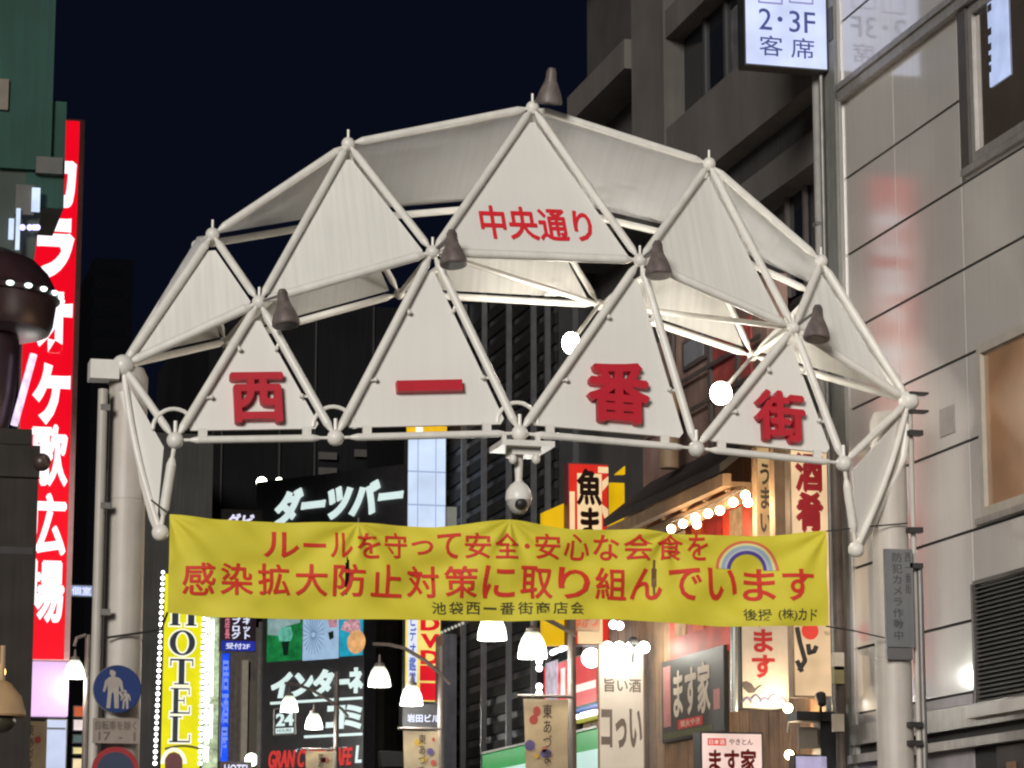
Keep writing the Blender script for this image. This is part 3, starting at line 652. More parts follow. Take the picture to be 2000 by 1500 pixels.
# ================================================================== RESTAURANT ROW on the right, below
XR = 12.55; FR = FX(XR)
rest = thing('izakaya_building', 'brown timber clad pub front with tiled eave behind the right column', 'building', (XR+2, 37, 0))
b = MB(); b.box((XR, 32.5, 0), (XR+6, 44.3, 7.9)); b.build('wall', WOOD, rest)
b = MB()
for k in range(30): y = 32.6+k*0.385; b.box((XR-.012, y, 0), (XR-.001, y+.36, 6.6))
b.build('board_cladding', WOOD, rest)
FE = FX(11.9)
def exz(px, py): u, z = FE.uv(px, py); return -u, z
ze = exz(1290, 985)[1]
b = MB(); b.prism([V((11.75, 34.8, ze+0.1)), V((12.56, 34.8, ze+0.75)), V((12.56, 34.8, ze+0.62)), V((11.75, 34.8, ze-.02))], V((0, 5.5, 0))); b.build('eave_roof', mat('dark_roof', (0.035, 0.032, 0.03, 1), .7, var=.3), rest)
b = MB(); b.box((11.78, 34.8, ze-.20), (11.9, 40.3, ze-.03)); b.box((11.95, 34.8, ze-.42), (12.05, 40.3, ze-.24)); b.bevel(.01); b.build('beam', LWOOD, rest)
for k in range(6): b = MB(); b.box((11.9, 35.0+k*.95, ze-.23), (12.54, 35.08+k*.95, ze-.10)); b.build('rafter', LWOOD, rest)
b = MB(); b.box((XR-.03, 35.0, 5.2), (XR-.013, 39.5, ze-.1)); b.build('red_wall_panel', mat('red_panel', C(190, 60, 40), .6, var=.4, scale=2), rest)
for k in range(5):
    y = 35.3+k*.85; b = MB(); b.box((XR-.05, y, 5.6), (XR-.031, y+.5, ze-.25)); b.build('menu_board', _lit('menu_glow_%d' % (k % 3), *((226, 92, 50), (214, 170, 120), (190, 60, 50))[k % 3], 0.6, .25, True, 6), rest)
# bulbs under the eave
t = thing('bulb_string', 'row of round warm bulbs under the pub eave above the yellow banner', 'string lights', (11.75, 38, 6))
FBb = FX(11.8)
PTS = [(1311, 1033), (1334, 1023), (1358, 1011), (1361, 1024), (1383, 1003), (1406, 997), (1432, 981), (1456, 967), (1461, 981)]
b = MB(); b.path([FBb.at(x, y)+V((0, 0, .1)) for x, y in (PTS[0], PTS[4], PTS[7])], .01, 6); b.build('cable', DARK, t)
for x, y in PTS: b = MB(); b.ball(FBb.at(x, y), 0.06, 14); b.build('bulb', BULB, t)
for x, y in (PTS[1], PTS[5], PTS[7]): glow(t, FBb.at(x, y)+V((-.05, 0, -.12)), 50, (1, .66, .36), .1)
# warm post above eave
t = MB(); t.tube(PY(1308, 915, 38.1), PY(1308, 765, 38.1), .145, seg=24); tag(t.build('timber_post', LWOOD), 'round warm lit timber post rising from the pub eave under the arch', 'post')

def sign(name, label, fr, px, m_case, m_face, depth=0.18, cat='sign', rim=0.02, group=None):
    u0, u1, z0, z1 = fr.rect(*px); t = thing(name, label, cat, fr.w((u0+u1)/2, z0, -depth/2), group)
    b = MB(); b.fbox(fr, u0, u1, z0, z1, -0.006, -depth); b.bevel(0.012); b.build('casing', m_case, t)
    b = MB(); b.fbox(fr, u0+rim, u1-rim, z0+rim, z1-rim, 0.0, -0.004); f = b.build('face', m_face, t); return t, f
# tall cream sign with red brush characters, its spotlighting put into a glowing face
F1 = FY(32.6)
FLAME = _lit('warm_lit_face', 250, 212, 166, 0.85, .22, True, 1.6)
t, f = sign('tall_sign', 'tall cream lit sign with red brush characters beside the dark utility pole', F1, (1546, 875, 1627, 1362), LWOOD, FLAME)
vtext(F1, (1553, 884, 1608, 1040), '酒肴', mat('dark_red_brush', C(165, 24, 34), .6), f, bold=0.05); 
b = MB(); u, z = F1.uv(1582, 1232); b.disc(F1, u, z, .11, .004, .001); b.build('red_sun', _lit('red_spot', 225, 70, 55, .9, .1, False, 3), f)
b = MB()
for pts in (((1556, 1225), (1562, 1255), (1572, 1290), (1560, 1310)), ((1578, 1258), (1580, 1275), (1590, 1272), (1594, 1262)), ((1556, 1290), (1566, 1312))): b.path([F1.w(*F1.uv(*q), .004) for q in pts], .03, 6)
b.build('ink_drawing', mat('ink', (0.03, .028, .026, 1), .7), f)
t, f = sign('narrow_sign', 'narrow cream sign with dark brush strokes left of the tall cream sign', FY(34.3), (1478, 872, 1512, 1060), LWOOD, _lit('amber_face', 222, 186, 132, .6, .25, True, 2))
vtext(FY(34.3), (1484, 905, 1506, 1040), 'うまい', mat('ink', (0.03, .028, .026, 1), .7), f, bold=.03)
b = MB(); b.pbox(FY(33.6), 1513, 870, 1545, 1070, 0, -.2); tag(b.build('timber_post', LWOOD), 'orange lit timber post between the narrow and the tall cream signs', 'post')
F2 = FY(33.8)
t, f = sign('fish_sign', 'white hanging sign with red ます, a fish and blue waves', F2, (1446, 1075, 1541, 1386), DARK, CREAM, .15)
vtext(F2, (1467, 1130, 1512, 1325), 'あります', mat('red_brush', C(176, 44, 44), .6), f, bold=.035)
b = MB()
fish = [(1448, 1332), (1452, 1345), (1462, 1354), (1473, 1353), (1480, 1345), (1492, 1336), (1482, 1338), (1474, 1344), (1468, 1335), (1458, 1330)]
b.prism([F2.w(*F2.uv(*q), .004) for q in fish], F2.n*-.003); b.build('fish_drawing', mat('fish_ink', (0.10, .085, .08, 1), .7), f)
b = MB()
for k in range(5): b.path([F2.w(*F2.uv(1450+k*17+i*3, 1372-9*math.sin(math.pi*i/6)-(k % 2)*6), .003) for i in range(7)], .016, 6)
b.build('wave_drawing', mat('wave_ink', C(120, 120, 150), .7), f)
b = MB(); b.tube(F2.w(*F2.uv(1434, 1390), 0), F2.w(*F2.uv(1434, 1060), 0), .05); tag(b.build('pipe_post', mat('pale_green_pipe', (.36, .38, .36, 1), .35, metal=.4)), 'shiny grey pipe standing left of the white fish sign', 'pipe')
# dark slanting board on the wall
FD = FX(12.47)
t, f = sign('pub_board', 'dark board with cream brush writing ます家 hung on the brown pub wall', FD, (1292, 1276, 1415, 1440), DARK, mat('black_board', (.028, .025, .024, 1), .5, var=.3), .06)
text(FD, (1316, 1296, 1388, 1398), 'ます家', CREAM, f, bold=.03)
b = MB(); b.pbox(FD, 1296, 1302, 1310, 1420, .004, .001); b.build('pink_strip', mat('pink_strip', C(178, 120, 118), .6), f)
b = MB(); b.pbox(FD, 1325, 1402, 1372, 1420, .006, .001); rl = b.build('red_label', mat('red_label', C(200, 60, 60), .6), f); text(FD, (1330, 1404, 1368, 1417), '炭火やき', CREAM, rl, off=.008)
b = MB(); b.pbox(FD, 1394, 1345, 1406, 1385, .004, .001); b.build('pink_strip', MATS['pink_strip'], f)
b = MB(); b.pbox(FD, 1296, 1424, 1392, 1436, .005, .001); b.build('green_strip', mat('olive', (.09, .10, .045, 1), .6), f)
# lit sign at bottom
F3 = FY(33.4)
t, f = sign('lit_pub_sign', 'lit pinkish white box sign reading ます家 at the bottom edge', F3, (1369, 1430, 1491, 1560), DARK, _lit('pinkish_lightbox', 252, 218, 206, .95, .08, True, 2), .3)
BR = _lit('brown_red_print', 110, 26, 20, .6, .02, False, 3)
text(F3, (1384, 1462, 1478, 1512), 'ます家', BR, f, bold=.035); b = MB(); b.pbox(F3, 1382, 1442, 1418, 1456, .003, .001); rl = b.build('red_label', _lit('label_red', 225, 80, 70, .9, .02, False, 3), f)
text(F3, (1385, 1444, 1415, 1454), '日本酒', MATS['pinkish_lightbox'], rl, off=.005); text(F3, (1424, 1443, 1470, 1455), 'やきとん', BR, f, bold=.01)
# spotlights by the tall sign
def spot(px, py, y, label, on, d):
    p = PY(px, py, y); t = thing('shop_spotlight', label, 'spotlight', p, 'small spotlights of the pub'); d = V(d).normalized()
    b = MB(); b.lathe(p, [(.03, -.14), (.05, -.12), (.062, 0), (.068, .03)], d, 18); b.build('housing', DARK, t)
    b = MB(); b.lathe(p+d*.031, [(.062, 0), (.05, .012), (0, .02)], d, 18); b.build('lens', _lit('warm_spot_lens', 255, 226, 170, 12, 0, True, 3) if on else DARK, t)
    b = MB(); b.tube(p-d*.05, p+V((0, .05, -.3)), .018, seg=8); b.build('stem', DARK, t)
    if on: glow(t, p+d*.15, 28, (1, .78, .5), .06)
spot(1540, 1384, 33.6, 'lit warm spotlight under the white fish sign', True, (-.5, -.75, .1)); spot(1543, 1474, 33.5, 'lit warm spotlight right of the lit pub sign at the bottom', True, (-.55, -.7, -.15))
spot(1603, 1362, 32.2, 'dark spotlight silhouetted against the tall cream sign', False, (.1, .5, .5)); spot(1237, 1253, 39.7, 'dark round spotlight in front of the bright plastic curtain', False, (-.3, -.7, .2))
b = MB(); b.pbox(FY(32.45), 1545, 1392, 1628, 1410, .2, -.14); b.pbox(FY(32.45), 1600, 1410, 1640, 1500, .05, -.2); tag(b.build('sign_shelf', DARK), 'dark shelf under the tall cream sign', 'shelf')
b = MB(); b.pbox(FY(32.5), 1560, 1420, 1596, 1462, 0, -.05); tag(b.build('notice_card', mat('beige_card', (.32, .27, .22, 1), .6)), 'small beige card under the dark shelf', 'notice')
t, f = sign('white_lightbox', 'small bluish white lit box at the bottom under the dark shelf', FY(32.4), (1552, 1474, 1618, 1540), DARK, _lit('lilac_box', 205, 195, 230, .8, .15, True, 3), .2)
# utility pole
t = thing('utility_pole', 'dark brown utility pole with small boxes beside the grey clad building', 'pole', PY(1638, 1790, 31.95)*V((1, 1, 0)))
p = PY(1638, 1200, 31.95); b = MB(); b.tube((p.x, 31.95, 0), (p.x, 31.95, PY(1630, 860, 31.95).z), .065); b.build('shaft', mat('brown_pole', (.10, .075, .06, 1), .6, var=.3, streak=.3), t)
for y in (1275, 1302, 1395): b = MB(); b.pbox(FY(31.88), 1627, y, 1646, y+34, .05, -.05); b.bevel(.01); b.build('junction_box', CREAM if y != 1302 else mat('yel_box', (.3, .26, .12, 1), .6), t)
# red glowing banner seen through arch gap
t, f = sign('red_sign', 'red glowing strip sign seen through the arch behind the 街 panel', FY(37.0), (1466, 630, 1494, 780), DARK, _lit('red_strip', 214, 60, 52, .8, .2, True, 3), .15)
t = thing('upper_storefront', 'dull reddish upper shop wall with a framed pane above the pub eave', 'building', (12.9, 38, 7.9))
FU = FX(12.5); u0, u1, z0, z1 = FU.rect(1255, 640, 1500, 900)
b = MB(); b.fbox(FU, u0, u1, 7.92, FU.uv(1330, 640)[1], 0, -.3); b.build('wall', mat('reddish_wall', (.28, .18, .15, 1), .7, var=.5, scale=1.1, streak=.3), t)
b = MB(); b.pbox(FU, 1395, 640, 1470, 760, .03, .001); b.build('red_panel', mat('faded_red', (.40, .07, .06, 1), .6, var=.5, scale=2), t)
b = MB(); b.pbox(FU, 1338, 655, 1386, 712, .05, .001); b.bevel(.01); fo = b.build('frame', DTRIM, t)
b = MB(); b.pbox(FU, 1343, 662, 1381, 705, .06, .051); b.build('pane', mat('pale_pane', (.22, .23, .25, 1), .3, var=.2), fo)
for x_ in (1318, 1392, 1446): MB().pbox(FU, x_, 640, x_+5, 880, .08, .031).build('post', DTRIM, t)
for y_ in (735, 800): MB().fbox(FU, u0, u1, FU.uv(1370, y_)[1], FU.uv(1370, y_)[1]+.06, .10, .081).build('rail', DTRIM, t)

# ---- plastic curtain, shop signs further along
F4 = FY(40.3)
t, f = sign('plastic_curtain', 'tall translucent white plastic curtain with grey brush writing lit from above', F4, (1169, 1258, 1259, 1560), LWOOD, mat('curtain_glow', (.55, .50, .43, 1), .5, var=.15, scale=1.2, emit=.28), .05)  # the curtain's own glow imitates lamplight coming through the plastic
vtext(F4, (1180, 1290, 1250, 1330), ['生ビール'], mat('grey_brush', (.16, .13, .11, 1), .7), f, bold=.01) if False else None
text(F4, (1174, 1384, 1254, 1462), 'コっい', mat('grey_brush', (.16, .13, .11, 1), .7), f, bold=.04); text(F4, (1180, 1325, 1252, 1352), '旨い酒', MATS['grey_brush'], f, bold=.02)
for px in (1176, 1198, 1222, 1246):
    b = MB(); p = F4.at(px, 1268)+V((0, -.3, 0)); b.ball(p, .09, 14); fb_ = b.build('flood_bulb', _lit('cool_bulb', 240, 255, 246, 14, 0, True, 3)); glow(fb_, p+V((0, -.5, -.05)), 9, (1, .93, .8), .08); tag(fb_, 'bright white bulb lighting the top of the plastic curtain', 'bulb', 'bulbs over the plastic curtain')
F5 = FY(41.6)
t, f = sign('fish_bar_sign', 'red and cream sign with black brush 魚ま between the yellow boards', F5, (1110, 905, 1190, 1260), mat('dark_red_case', (.12, .02, .02, 1), .5), _lit('red_lightbox', 222, 44, 32, .85, .12, True, 2), .25)
b = MB(); b.pbox(F5, 1128, 925, 1176, 1258, .003, .001); b.bevel(.03, 3) if False else None; b.build('cream_ground', _lit('cream_glow', 250, 215, 165, .9, .12, True, 2), f)
for pg_ in ((1113, 960, 1123, 1258), (1168, 912, 1188, 924)): MB().pbox(F5, *pg_, .003, .001).build('cream_ray', MATS['cream_glow'], f)
for pg_ in (((1176, 940), (1188, 930), (1188, 946), (1176, 960)), ((1176, 985), (1188, 995), (1188, 1030), (1176, 1000))): MB().prism([F5.w(*F5.uv(*q), .0035) for q in pg_], F5.n*-.002).build('cream_ray', MATS['cream_glow'], f)
vtext(F5, (1126, 915, 1176, 1130), '魚まる', _lit('black_print', 40, 18, 10, .5, 0, False, 3), f, off=.006, bold=.04)
F6 = FY(41.9)
YEL = _lit('yellow_board', 238, 188, 12, .80, .06, True, 2)
b = MB(); b.prism([F6.w(*F6.uv(*q)) for q in ((1062, 1000), (1104, 982), (1104, 1260), (1062, 1260))], F6.n*-.2); tag(b.build('yellow_board', YEL), 'yellow board with slanted top left of the red fish bar sign', 'sign', 'yellow boards round the fish bar sign')
b = MB(); b.pbox(F6, 1192, 943, 1220, 1060, 0, -.2); tag(b.build('yellow_board', YEL), 'yellow board right of the red fish bar sign', 'sign', 'yellow boards round the fish bar sign')
b = MB(); b.prism([F6.w(*F6.uv(*q)) for q in ((1202, 926), (1221, 910), (1221, 926))], F6.n*-.1); tag(b.build('yellow_flag', YEL), 'tiny yellow triangle above the yellow board', 'sign')
t, f = sign('beige_sign', 'pinkish beige sign half hidden under the banner with orange writing', FY(40), (1112, 1180, 1172, 1232), LWOOD, mat('beige_face', (.36, .22, .15, 1), .6), .1)
text(FY(40), (1120, 1190, 1168, 1228), '串かつ', mat('orange_print', C(190, 90, 50), .6), f, bold=.02)
# red noren posters by eave
for k, x in enumerate((1226, 1262)):
    t, f = sign('crab_poster', ('dark red', 'maroon')[k]+' poster with pale writing under the left end of the pub eave'+('', ', right')[k], FX(12.2), (x, 1000, x+32, 1060), WOOD, mat('maroon', C(120, 30, 40), .6, var=.3), .06, 'poster', group='posters under the eave')
    text(FX(12.2), (x+5, 1004, x+27, 1050), 'UA'[k], mat('pale_pink', C(200, 150, 150), .6), f, bold=.02)

# green striped shop
FG = FX(12.35)
sh = thing('green_shop_sign', 'green, white and blue striped shop fascia with white light tubes', 'shop sign', FG.at(1060, 1500))
def along(y0, y1, z0, z1, m, name, d=.0, dd=-.2): b = MB(); b.fbox(FG, -y1, -y0, z0, z1, d, dd); return b.build(name, m, sh)
zg = FG.uv(1060, 1462)[1]
gy1, gy0 = -FG.uv(942, 1480)[0], -FG.uv(1168, 1440)[0]
along(gy0, gy1, zg-.18, zg+.12, _lit('green_stripe', 10, 150, 62, .85, .1, True, 1), 'green_stripe')
along(gy0, gy1, zg-.9, zg-.19, _lit('mint_white', 200, 236, 226, .85, .08, True, 1), 'white_stripe')
along(gy0, gy1, zg+.13, zg+.17, TRIM, 'top_trim', .03)
for k in range(4): along(gy0+.3+k*1.1, gy0+1.1+k*1.1, zg+.36, zg+.44, WBULB, 'light_tube', -.02, -.1)
along(gy0, gy0+3.2, zg+.50, zg+.86, _lit('blue_stripe', 80, 120, 190, .8, .2, True, 2), 'blue_stripe'); along(gy0, gy0+3.2, zg+.32, zg+.35, _lit('olive_lamp', 190, 190, 80, .8, .1, False, 2), 'yellow_stripe')
FH = FX(12.3)
t, f = sign('red_lightbox', 'red and white lit shop sign framed in green beyond the plastic curtain', FH, (1062, 1285, 1166, 1385), mat('green_case', (.03, .16, .05, 1), .5), _lit('red_white_box', 228, 30, 34, .9, .1, True, 2), .2)
b = MB(); b.pbox(FH, 1066, 1292, 1090, 1382, .004, .001); b.build('pale_end', _lit('pale_end', 205, 190, 205, .8, .25, True, 6), f)
b = MB(); b.pbox(FH, 1096, 1305, 1104, 1362, .004, .001); b.pbox(FH, 1110, 1335, 1164, 1350, .004, .001); b.build('white_stroke', _lit('white_stroke', 250, 236, 226, .95, .05, False, 3), f)
t = thing('white_bulb_row', 'double row of white bulbs slanting above the red lit shop sign', 'string lights', FX(12.1).at(1120, 1260)); FWb = FX(12.1)
for i in range(6):
    b = MB(); p = FWb.at(1078+i*17, 1275-i*6.5); q = FWb.at(1078+i*17+9, 1275-i*6.5-4); b.tube(p, q, .045, seg=10); b.build('bulb', WBULB, t)
for x, y in ((1127, 1254), (1143, 1246), (1156, 1240), (1198, 1220), (1210, 1222), (1155, 1285)):
    b = MB(); b.ball(FWb.at(x, y), .07 if x != 1155 else .16, 14); b.build('bulb', WBULB, t)
t = thing('vertical_bulb_chain', 'vertical chain of white bulbs left of the red lit shop sign', 'string lights', FX(12.1).at(1053, 1360))
for y in (1292, 1305, 1341, 1354): b = MB(); b.ball(FWb.at(1053, y), .06, 12); b.build('bulb', WBULB, t)

# ================================================================== DARK RIBBED BUILDING
rb = thing('ribbed_building', 'dark building faced with vertical metal ribs beyond the pub', 'building', (14, 50, 0))
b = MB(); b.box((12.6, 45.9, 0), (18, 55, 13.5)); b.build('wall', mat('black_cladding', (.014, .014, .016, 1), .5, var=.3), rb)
FRb = FX(12.6)
b = MB()
for k in range(26): z = 4.2+k*.34; b.box((12.56, 46.0, z), (12.599, 54.6, z+.2))
b.build('horizontal_board', mat('charcoal_board', (.012, .0118, .011, 1), .7, var=.3, spec=.15), rb)
for px in (914, 954, 1003, 1052, 1080, 1135):
    y = -FRb.uv(px, 1100)[0]; b = MB(); b.box((12.46, y-.035, 3.6), (12.559, y+.035, 13.4)); b.build('rib', mat('rib_grey', (.075, .075, .08, 1), .4, metal=.3), rb)
b = MB(); b.box((12.2, 52.9, 3.0), (12.46, 54.3, FRb.uv(890, 1245)[1])); b.build('duct', mat('blue_grey_duct', (.075, .075, .09, 1), .5, var=.3, streak=.4), rb)
for i in range(9): MB().ball(FRb.at(878+i*7, 1242-i*3)+V((-.3, 0, 0)), .03, 8).build('bead_light', _lit('dim_bead', 200, 195, 180, .8, 0, False, 3), rb)

# ================================================================== BUILDINGS AT THE END OF THE STREET
def block(name, label, y, px0, px1, pytop, m, depth=10):
    fr = FY(y); u0, u1 = fr.uv(px0, 1100)[0], fr.uv(px1, 1100)[0]; zt = fr.uv((px0+px1)/2, pytop)[1]
    t = thing(name, label, 'building', ((u0+u1)/2, y+depth/2, 0)); b = MB(); b.box((u0, y, 0), (u1, y+depth, zt)); b.build('wall', m, t); return t, fr
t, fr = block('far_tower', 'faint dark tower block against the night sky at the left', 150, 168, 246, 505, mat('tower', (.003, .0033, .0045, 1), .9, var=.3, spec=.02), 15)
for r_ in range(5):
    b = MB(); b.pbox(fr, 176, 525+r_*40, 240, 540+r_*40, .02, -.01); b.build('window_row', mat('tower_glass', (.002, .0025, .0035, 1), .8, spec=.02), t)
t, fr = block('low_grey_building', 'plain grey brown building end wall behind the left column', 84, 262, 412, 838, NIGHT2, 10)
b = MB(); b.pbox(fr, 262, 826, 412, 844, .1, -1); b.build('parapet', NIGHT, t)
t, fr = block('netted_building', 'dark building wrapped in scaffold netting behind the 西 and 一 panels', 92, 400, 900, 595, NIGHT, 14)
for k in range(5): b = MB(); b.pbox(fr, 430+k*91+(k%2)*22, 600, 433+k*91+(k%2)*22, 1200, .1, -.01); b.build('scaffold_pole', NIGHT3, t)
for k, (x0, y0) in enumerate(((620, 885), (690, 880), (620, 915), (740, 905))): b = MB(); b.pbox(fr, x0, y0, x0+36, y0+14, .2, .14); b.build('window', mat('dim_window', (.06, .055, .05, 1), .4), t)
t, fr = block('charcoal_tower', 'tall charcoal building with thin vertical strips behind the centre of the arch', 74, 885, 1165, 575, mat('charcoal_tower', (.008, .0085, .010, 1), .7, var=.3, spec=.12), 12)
for px in (915, 962, 1005, 1045, 1090, 1130): b = MB(); b.pbox(fr, px, 585, px+5, 1000, .12, -.01); b.build('strip', mat('bronze_strip', (.035, .03, .02, 1), .4), t)
t, fr = block('brown_pillar_building', 'brown grey rendered building at the street bend right of the dart bar sign', 66, 712, 800, 1000, mat('taupe_render', (.15, .13, .11, 1), .8, var=.2, streak=.2), 6)
b = MB(); b.pbox(fr, 735, 1340, 746, 1500, .25, .0); b.build('pipe', mat('beige_pipe', (.25, .22, .18, 1), .6), t)
b = MB(); b.pbox(fr, 776, 1190, 796, 1500, .02, -.01); b.build('side_panel', NIGHT2, t)
t, fr = block('narrow_building', 'grey brown building seen between the blue sign and the dart bar board', 80, 425, 520, 1225, mat('brown_end', (.085, .07, .062, 1), .8, var=.3, streak=.4), 6)
b = MB(); b.pbox(fr, 470, 1290, 482, 1500, .15, 0); b.build('pipe', MATS['beige_pipe'], t)
b = MB(); b.pbox(fr, 485, 1330, 512, 1500, .05, -.01); b.build('panel', mat('olive_panel', (.07, .06, .045, 1), .7), t)

# dart bar board: its face is turned towards the plaza
ang = R(-51.6); P0 = PY(620, 1100, 62)
FDB = Fr(P0, (math.cos(ang), math.sin(ang), 0))
FDB.o = P0
t = thing('dart_bar_board', 'big black board with white ダーツバー and インターネット lettering and photo panels', 'sign', V((P0.x, P0.y, 2)))
u0, u1, z0, z1 = FDB.rect(405, 905, 790, 1560)
ul = FDB.uv(510, 1300)[0]; ur = FDB.uv(711, 1300)[0]; ur2 = FDB.uv(792, 1000)[0]
zm = FDB.uv(640, 1060)[1]
BLK = mat('black_board_face', (.030, .028, .030, 1), .45, var=.25)
b = MB(); b.fbox(FDB, ul, ur, FDB.uv(600, 1560)[1], zm, 0, -.4); b.build('lower_board', BLK, t)
b = MB(); b.fbox(FDB, FDB.uv(500, 1000)[0], ur2, zm+.002, FDB.uv(640, 925)[1], 0, -.4); b.build('upper_board', BLK, t)
b = MB(); b.pbox(FDB, 506, 1215, 511, 1500, .05, -.3); b.build('edge_trim', GREYM, t)
WL = _lit('cool_white_letter', 215, 235, 232, 1.0, .03, True, 3)
def q(px): return px
text(FDB, (540, 944, 790, 1016), 'ダーツバー', WL, t, off=.02, bold=.05, depth=.05, shear=.22)
text(FDB, (533, 1312, 741, 1362), 'インター', WL, t, off=.02, bold=.05, depth=.05, shear=.25) if False else None
text(FDB, (533, 1310, 655, 1362), 'インタ', WL, t, off=.02, bold=.05, depth=.05, shear=.22)
b = MB(); b.pbox(FDB, 656, 1327, 684, 1337, .06, .02); b.build('lettering', WL, t)
text(FDB, (684, 1304, 740, 1356), 'ネ', WL, t, off=.02, bold=.05, depth=.05, shear=.15) if False else text(FDB, (684, 1304, 711, 1354), 'ネ', WL, t, off=.02, bold=.05, depth=.05)
text(FDB, (640, 1378, 676, 1424), 'コ', WL, t, off=.02, bold=.05, depth=.05, shear=.1); text(FDB, (676, 1376, 709, 1424), 'ミ', WL, t, off=.02, bold=.05, depth=.05)
b = MB(); b.pbox(FDB, 530, 1366, 708, 1371, .04, .0); b.pbox(FDB, 596, 1434, 708, 1439, .04, 0); b.build('white_line', WL, t)
text(FDB, (527, 1463, 690, 1498), 'GRAN CYBER CAFE', _lit('red_serif', 206, 62, 58, .9, .03, False, 3), t, off=.02, bold=.02, depth=.03, shear=.2)
text(FDB, (696, 1456, 708, 1490), 'L', WL, t, off=.02, bold=.02, depth=.03, shear=.15)
text(FDB, (575, 1460, 690, 1467), 'インターネットカフェ', WL, t, off=.02, bold=0, depth=.01)
b = MB()
c_ = [FDB.w(*FDB.uv(*p), .02) for p in ((536, 1385), (536, 1436), (578, 1433), (578, 1382))]; b.path(c_+[c_[0]], .02, 6); b.build('rounded_frame', GREYM, t)
text(FDB, (541, 1393, 575, 1418), '24', WL, t, off=.02, bold=.03, depth=.02); b = MB(); b.pbox(FDB, 540, 1422, 574, 1432, .03, .01); hb = b.build('hours_plate', WL, t); text(FDB, (543, 1424, 571, 1430), 'HOURS', BLK, hb, off=.034, bold=.01)
def photo_panel(px, base, name):
    b = MB(); b.pbox(FDB, *px, .03, -.01); return b.build(name, base, t)
pg = photo_panel((523, 1205, 590, 1291), _lit('photo_green', 30, 128, 66, .8, .25, True, 5), 'golf_photo')
def flat(poly, m, par, name, off=.034): b = MB(); b.prism([FDB.w(*FDB.uv(*p), off) for p in poly], FDB.n*-.003); return b.build(name, m, par)
flat([(525, 1208), (588, 1206), (588, 1216), (560, 1224), (545, 1242), (525, 1240)], _lit('photo_sky', 150, 180, 180, .7, .2, False, 4), pg, 'sky_area'); flat([(545, 1240), (552, 1226), (570, 1224), (574, 1240), (570, 1252), (548, 1253)], _lit('photo_teal', 110, 200, 175, .7, .2, False, 8), pg, 'club_head', .038)
flat([(552, 1254), (567, 1253), (564, 1280), (556, 1281)], _lit('photo_dark', 30, 50, 40, .6, .2, False, 4), pg, 'tee', .038)
pg = photo_panel((593, 1205, 662, 1288), _lit('photo_blue', 165, 195, 226, .85, .08, True, 4), 'dartboard_photo')
b = MB(); u_, z_ = FDB.uv(614, 1240)
for k in range(22): a_ = 2*math.pi*k/22; b.tube(FDB.w(u_+.06*math.cos(a_), z_+.06*math.sin(a_), .034), FDB.w(u_+.52*math.cos(a_)*.62, z_+.52*math.sin(a_)*.85, .034), .006, seg=4)
b.build('dart_wires', _lit('photo_line', 60, 85, 130, .7, .0, False, 4), pg); flat([(641, 1206), (660, 1206), (660, 1225), (646, 1226)], _lit('photo_pink', 210, 150, 165, .7, .2, False, 9), pg, 'dart_flight', .038); flat([(643, 1236), (653, 1232), (654, 1246), (646, 1250)], MATS['photo_dark'], pg, 'dart_barrel', .038)
pg = photo_panel((665, 1205, 709, 1281), _lit('photo_cyan', 40, 165, 195, .85, .15, True, 4), 'drink_photo')
flat([(668, 1230), (674, 1214), (690, 1207), (704, 1212), (706, 1234), (690, 1238)], _lit('photo_rose', 226, 170, 180, .8, .3, False, 12), pg, 'flowers'); b = MB(); u_, z_ = FDB.uv(698, 1254); b.disc(FDB, u_, z_, .26, .04, .032); b.build('fruit', _lit('photo_orange', 240, 180, 120, .85, .15, False, 6), pg)
b = MB(); b.pbox(FDB, 418, 985, 480, 1060, 0, -.3)
t, f = sign('small_dart_sign', 'small dark sign with white ダーツ half hidden behind the banner at the left', FY(60), (432, 995, 512, 1075), DARK, BLK, .2)
text(FY(60), (441, 1003, 497, 1034), 'ダビ', _lit('violet_white', 235, 230, 255, 1.0, 0, False, 3), f, bold=.04, shear=.2)
for k, (x, y, r_) in enumerate(((511, 942, .13), (545, 939, .08))):
    b = MB(); b.ball(PY(x, y, 64), r_, 14); tag(b.build('distant_lamp', _lit('greenish_lamp', 240, 255, 225, 7, 0, True, 3)), ('larger', 'smaller')[k]+' of two bright lamps above the dart bar board', 'lamp', 'lamps above the dart bar board')
# white lit panel sign
t, f = sign('white_panel_sign', 'tall bluish white lit panel with a yellow strip on top beside ダーツバー', FY(53.8), (795, 853, 872, 1040), DARK, _lit('bluewhite_panel', 205, 222, 248, .98, .10, True, 1.4), .3)
for y in (920, 985): b = MB(); b.pbox(FY(53.8), 797, y, 870, y+3, .003, .0005); b.build('seam', _lit('seam', 165, 185, 220, .8, 0, False, 3), f)
for x in (815, 850): b = MB(); b.pbox(FY(53.8), x, 856, x+2, 1038, .006, .0035); b.build('seam', MATS['seam'], f)
b = MB(); b.pbox(FY(53.8), 798, 831, 873, 849, .0, -.2); yb = b.build('yellow_strip', _lit('amber_strip', 244, 190, 30, .95, .1, True, 4), t); b = MB(); b.pbox(FY(53.8), 812, 834, 826, 846, .003, .001); b.build('white_mark', _lit('white_mark', 255, 250, 235, 1.1, 0, False, 3), yb)
b = MB(); b.pbox(FY(52.3), 874, 990, 892, 1040, 0, -.2); tag(b.build('vent_cap', mat('vent_grey', (.22, .23, .21, 1), .5)), 'small grey vent box right of the bluish white panel', 'vent')
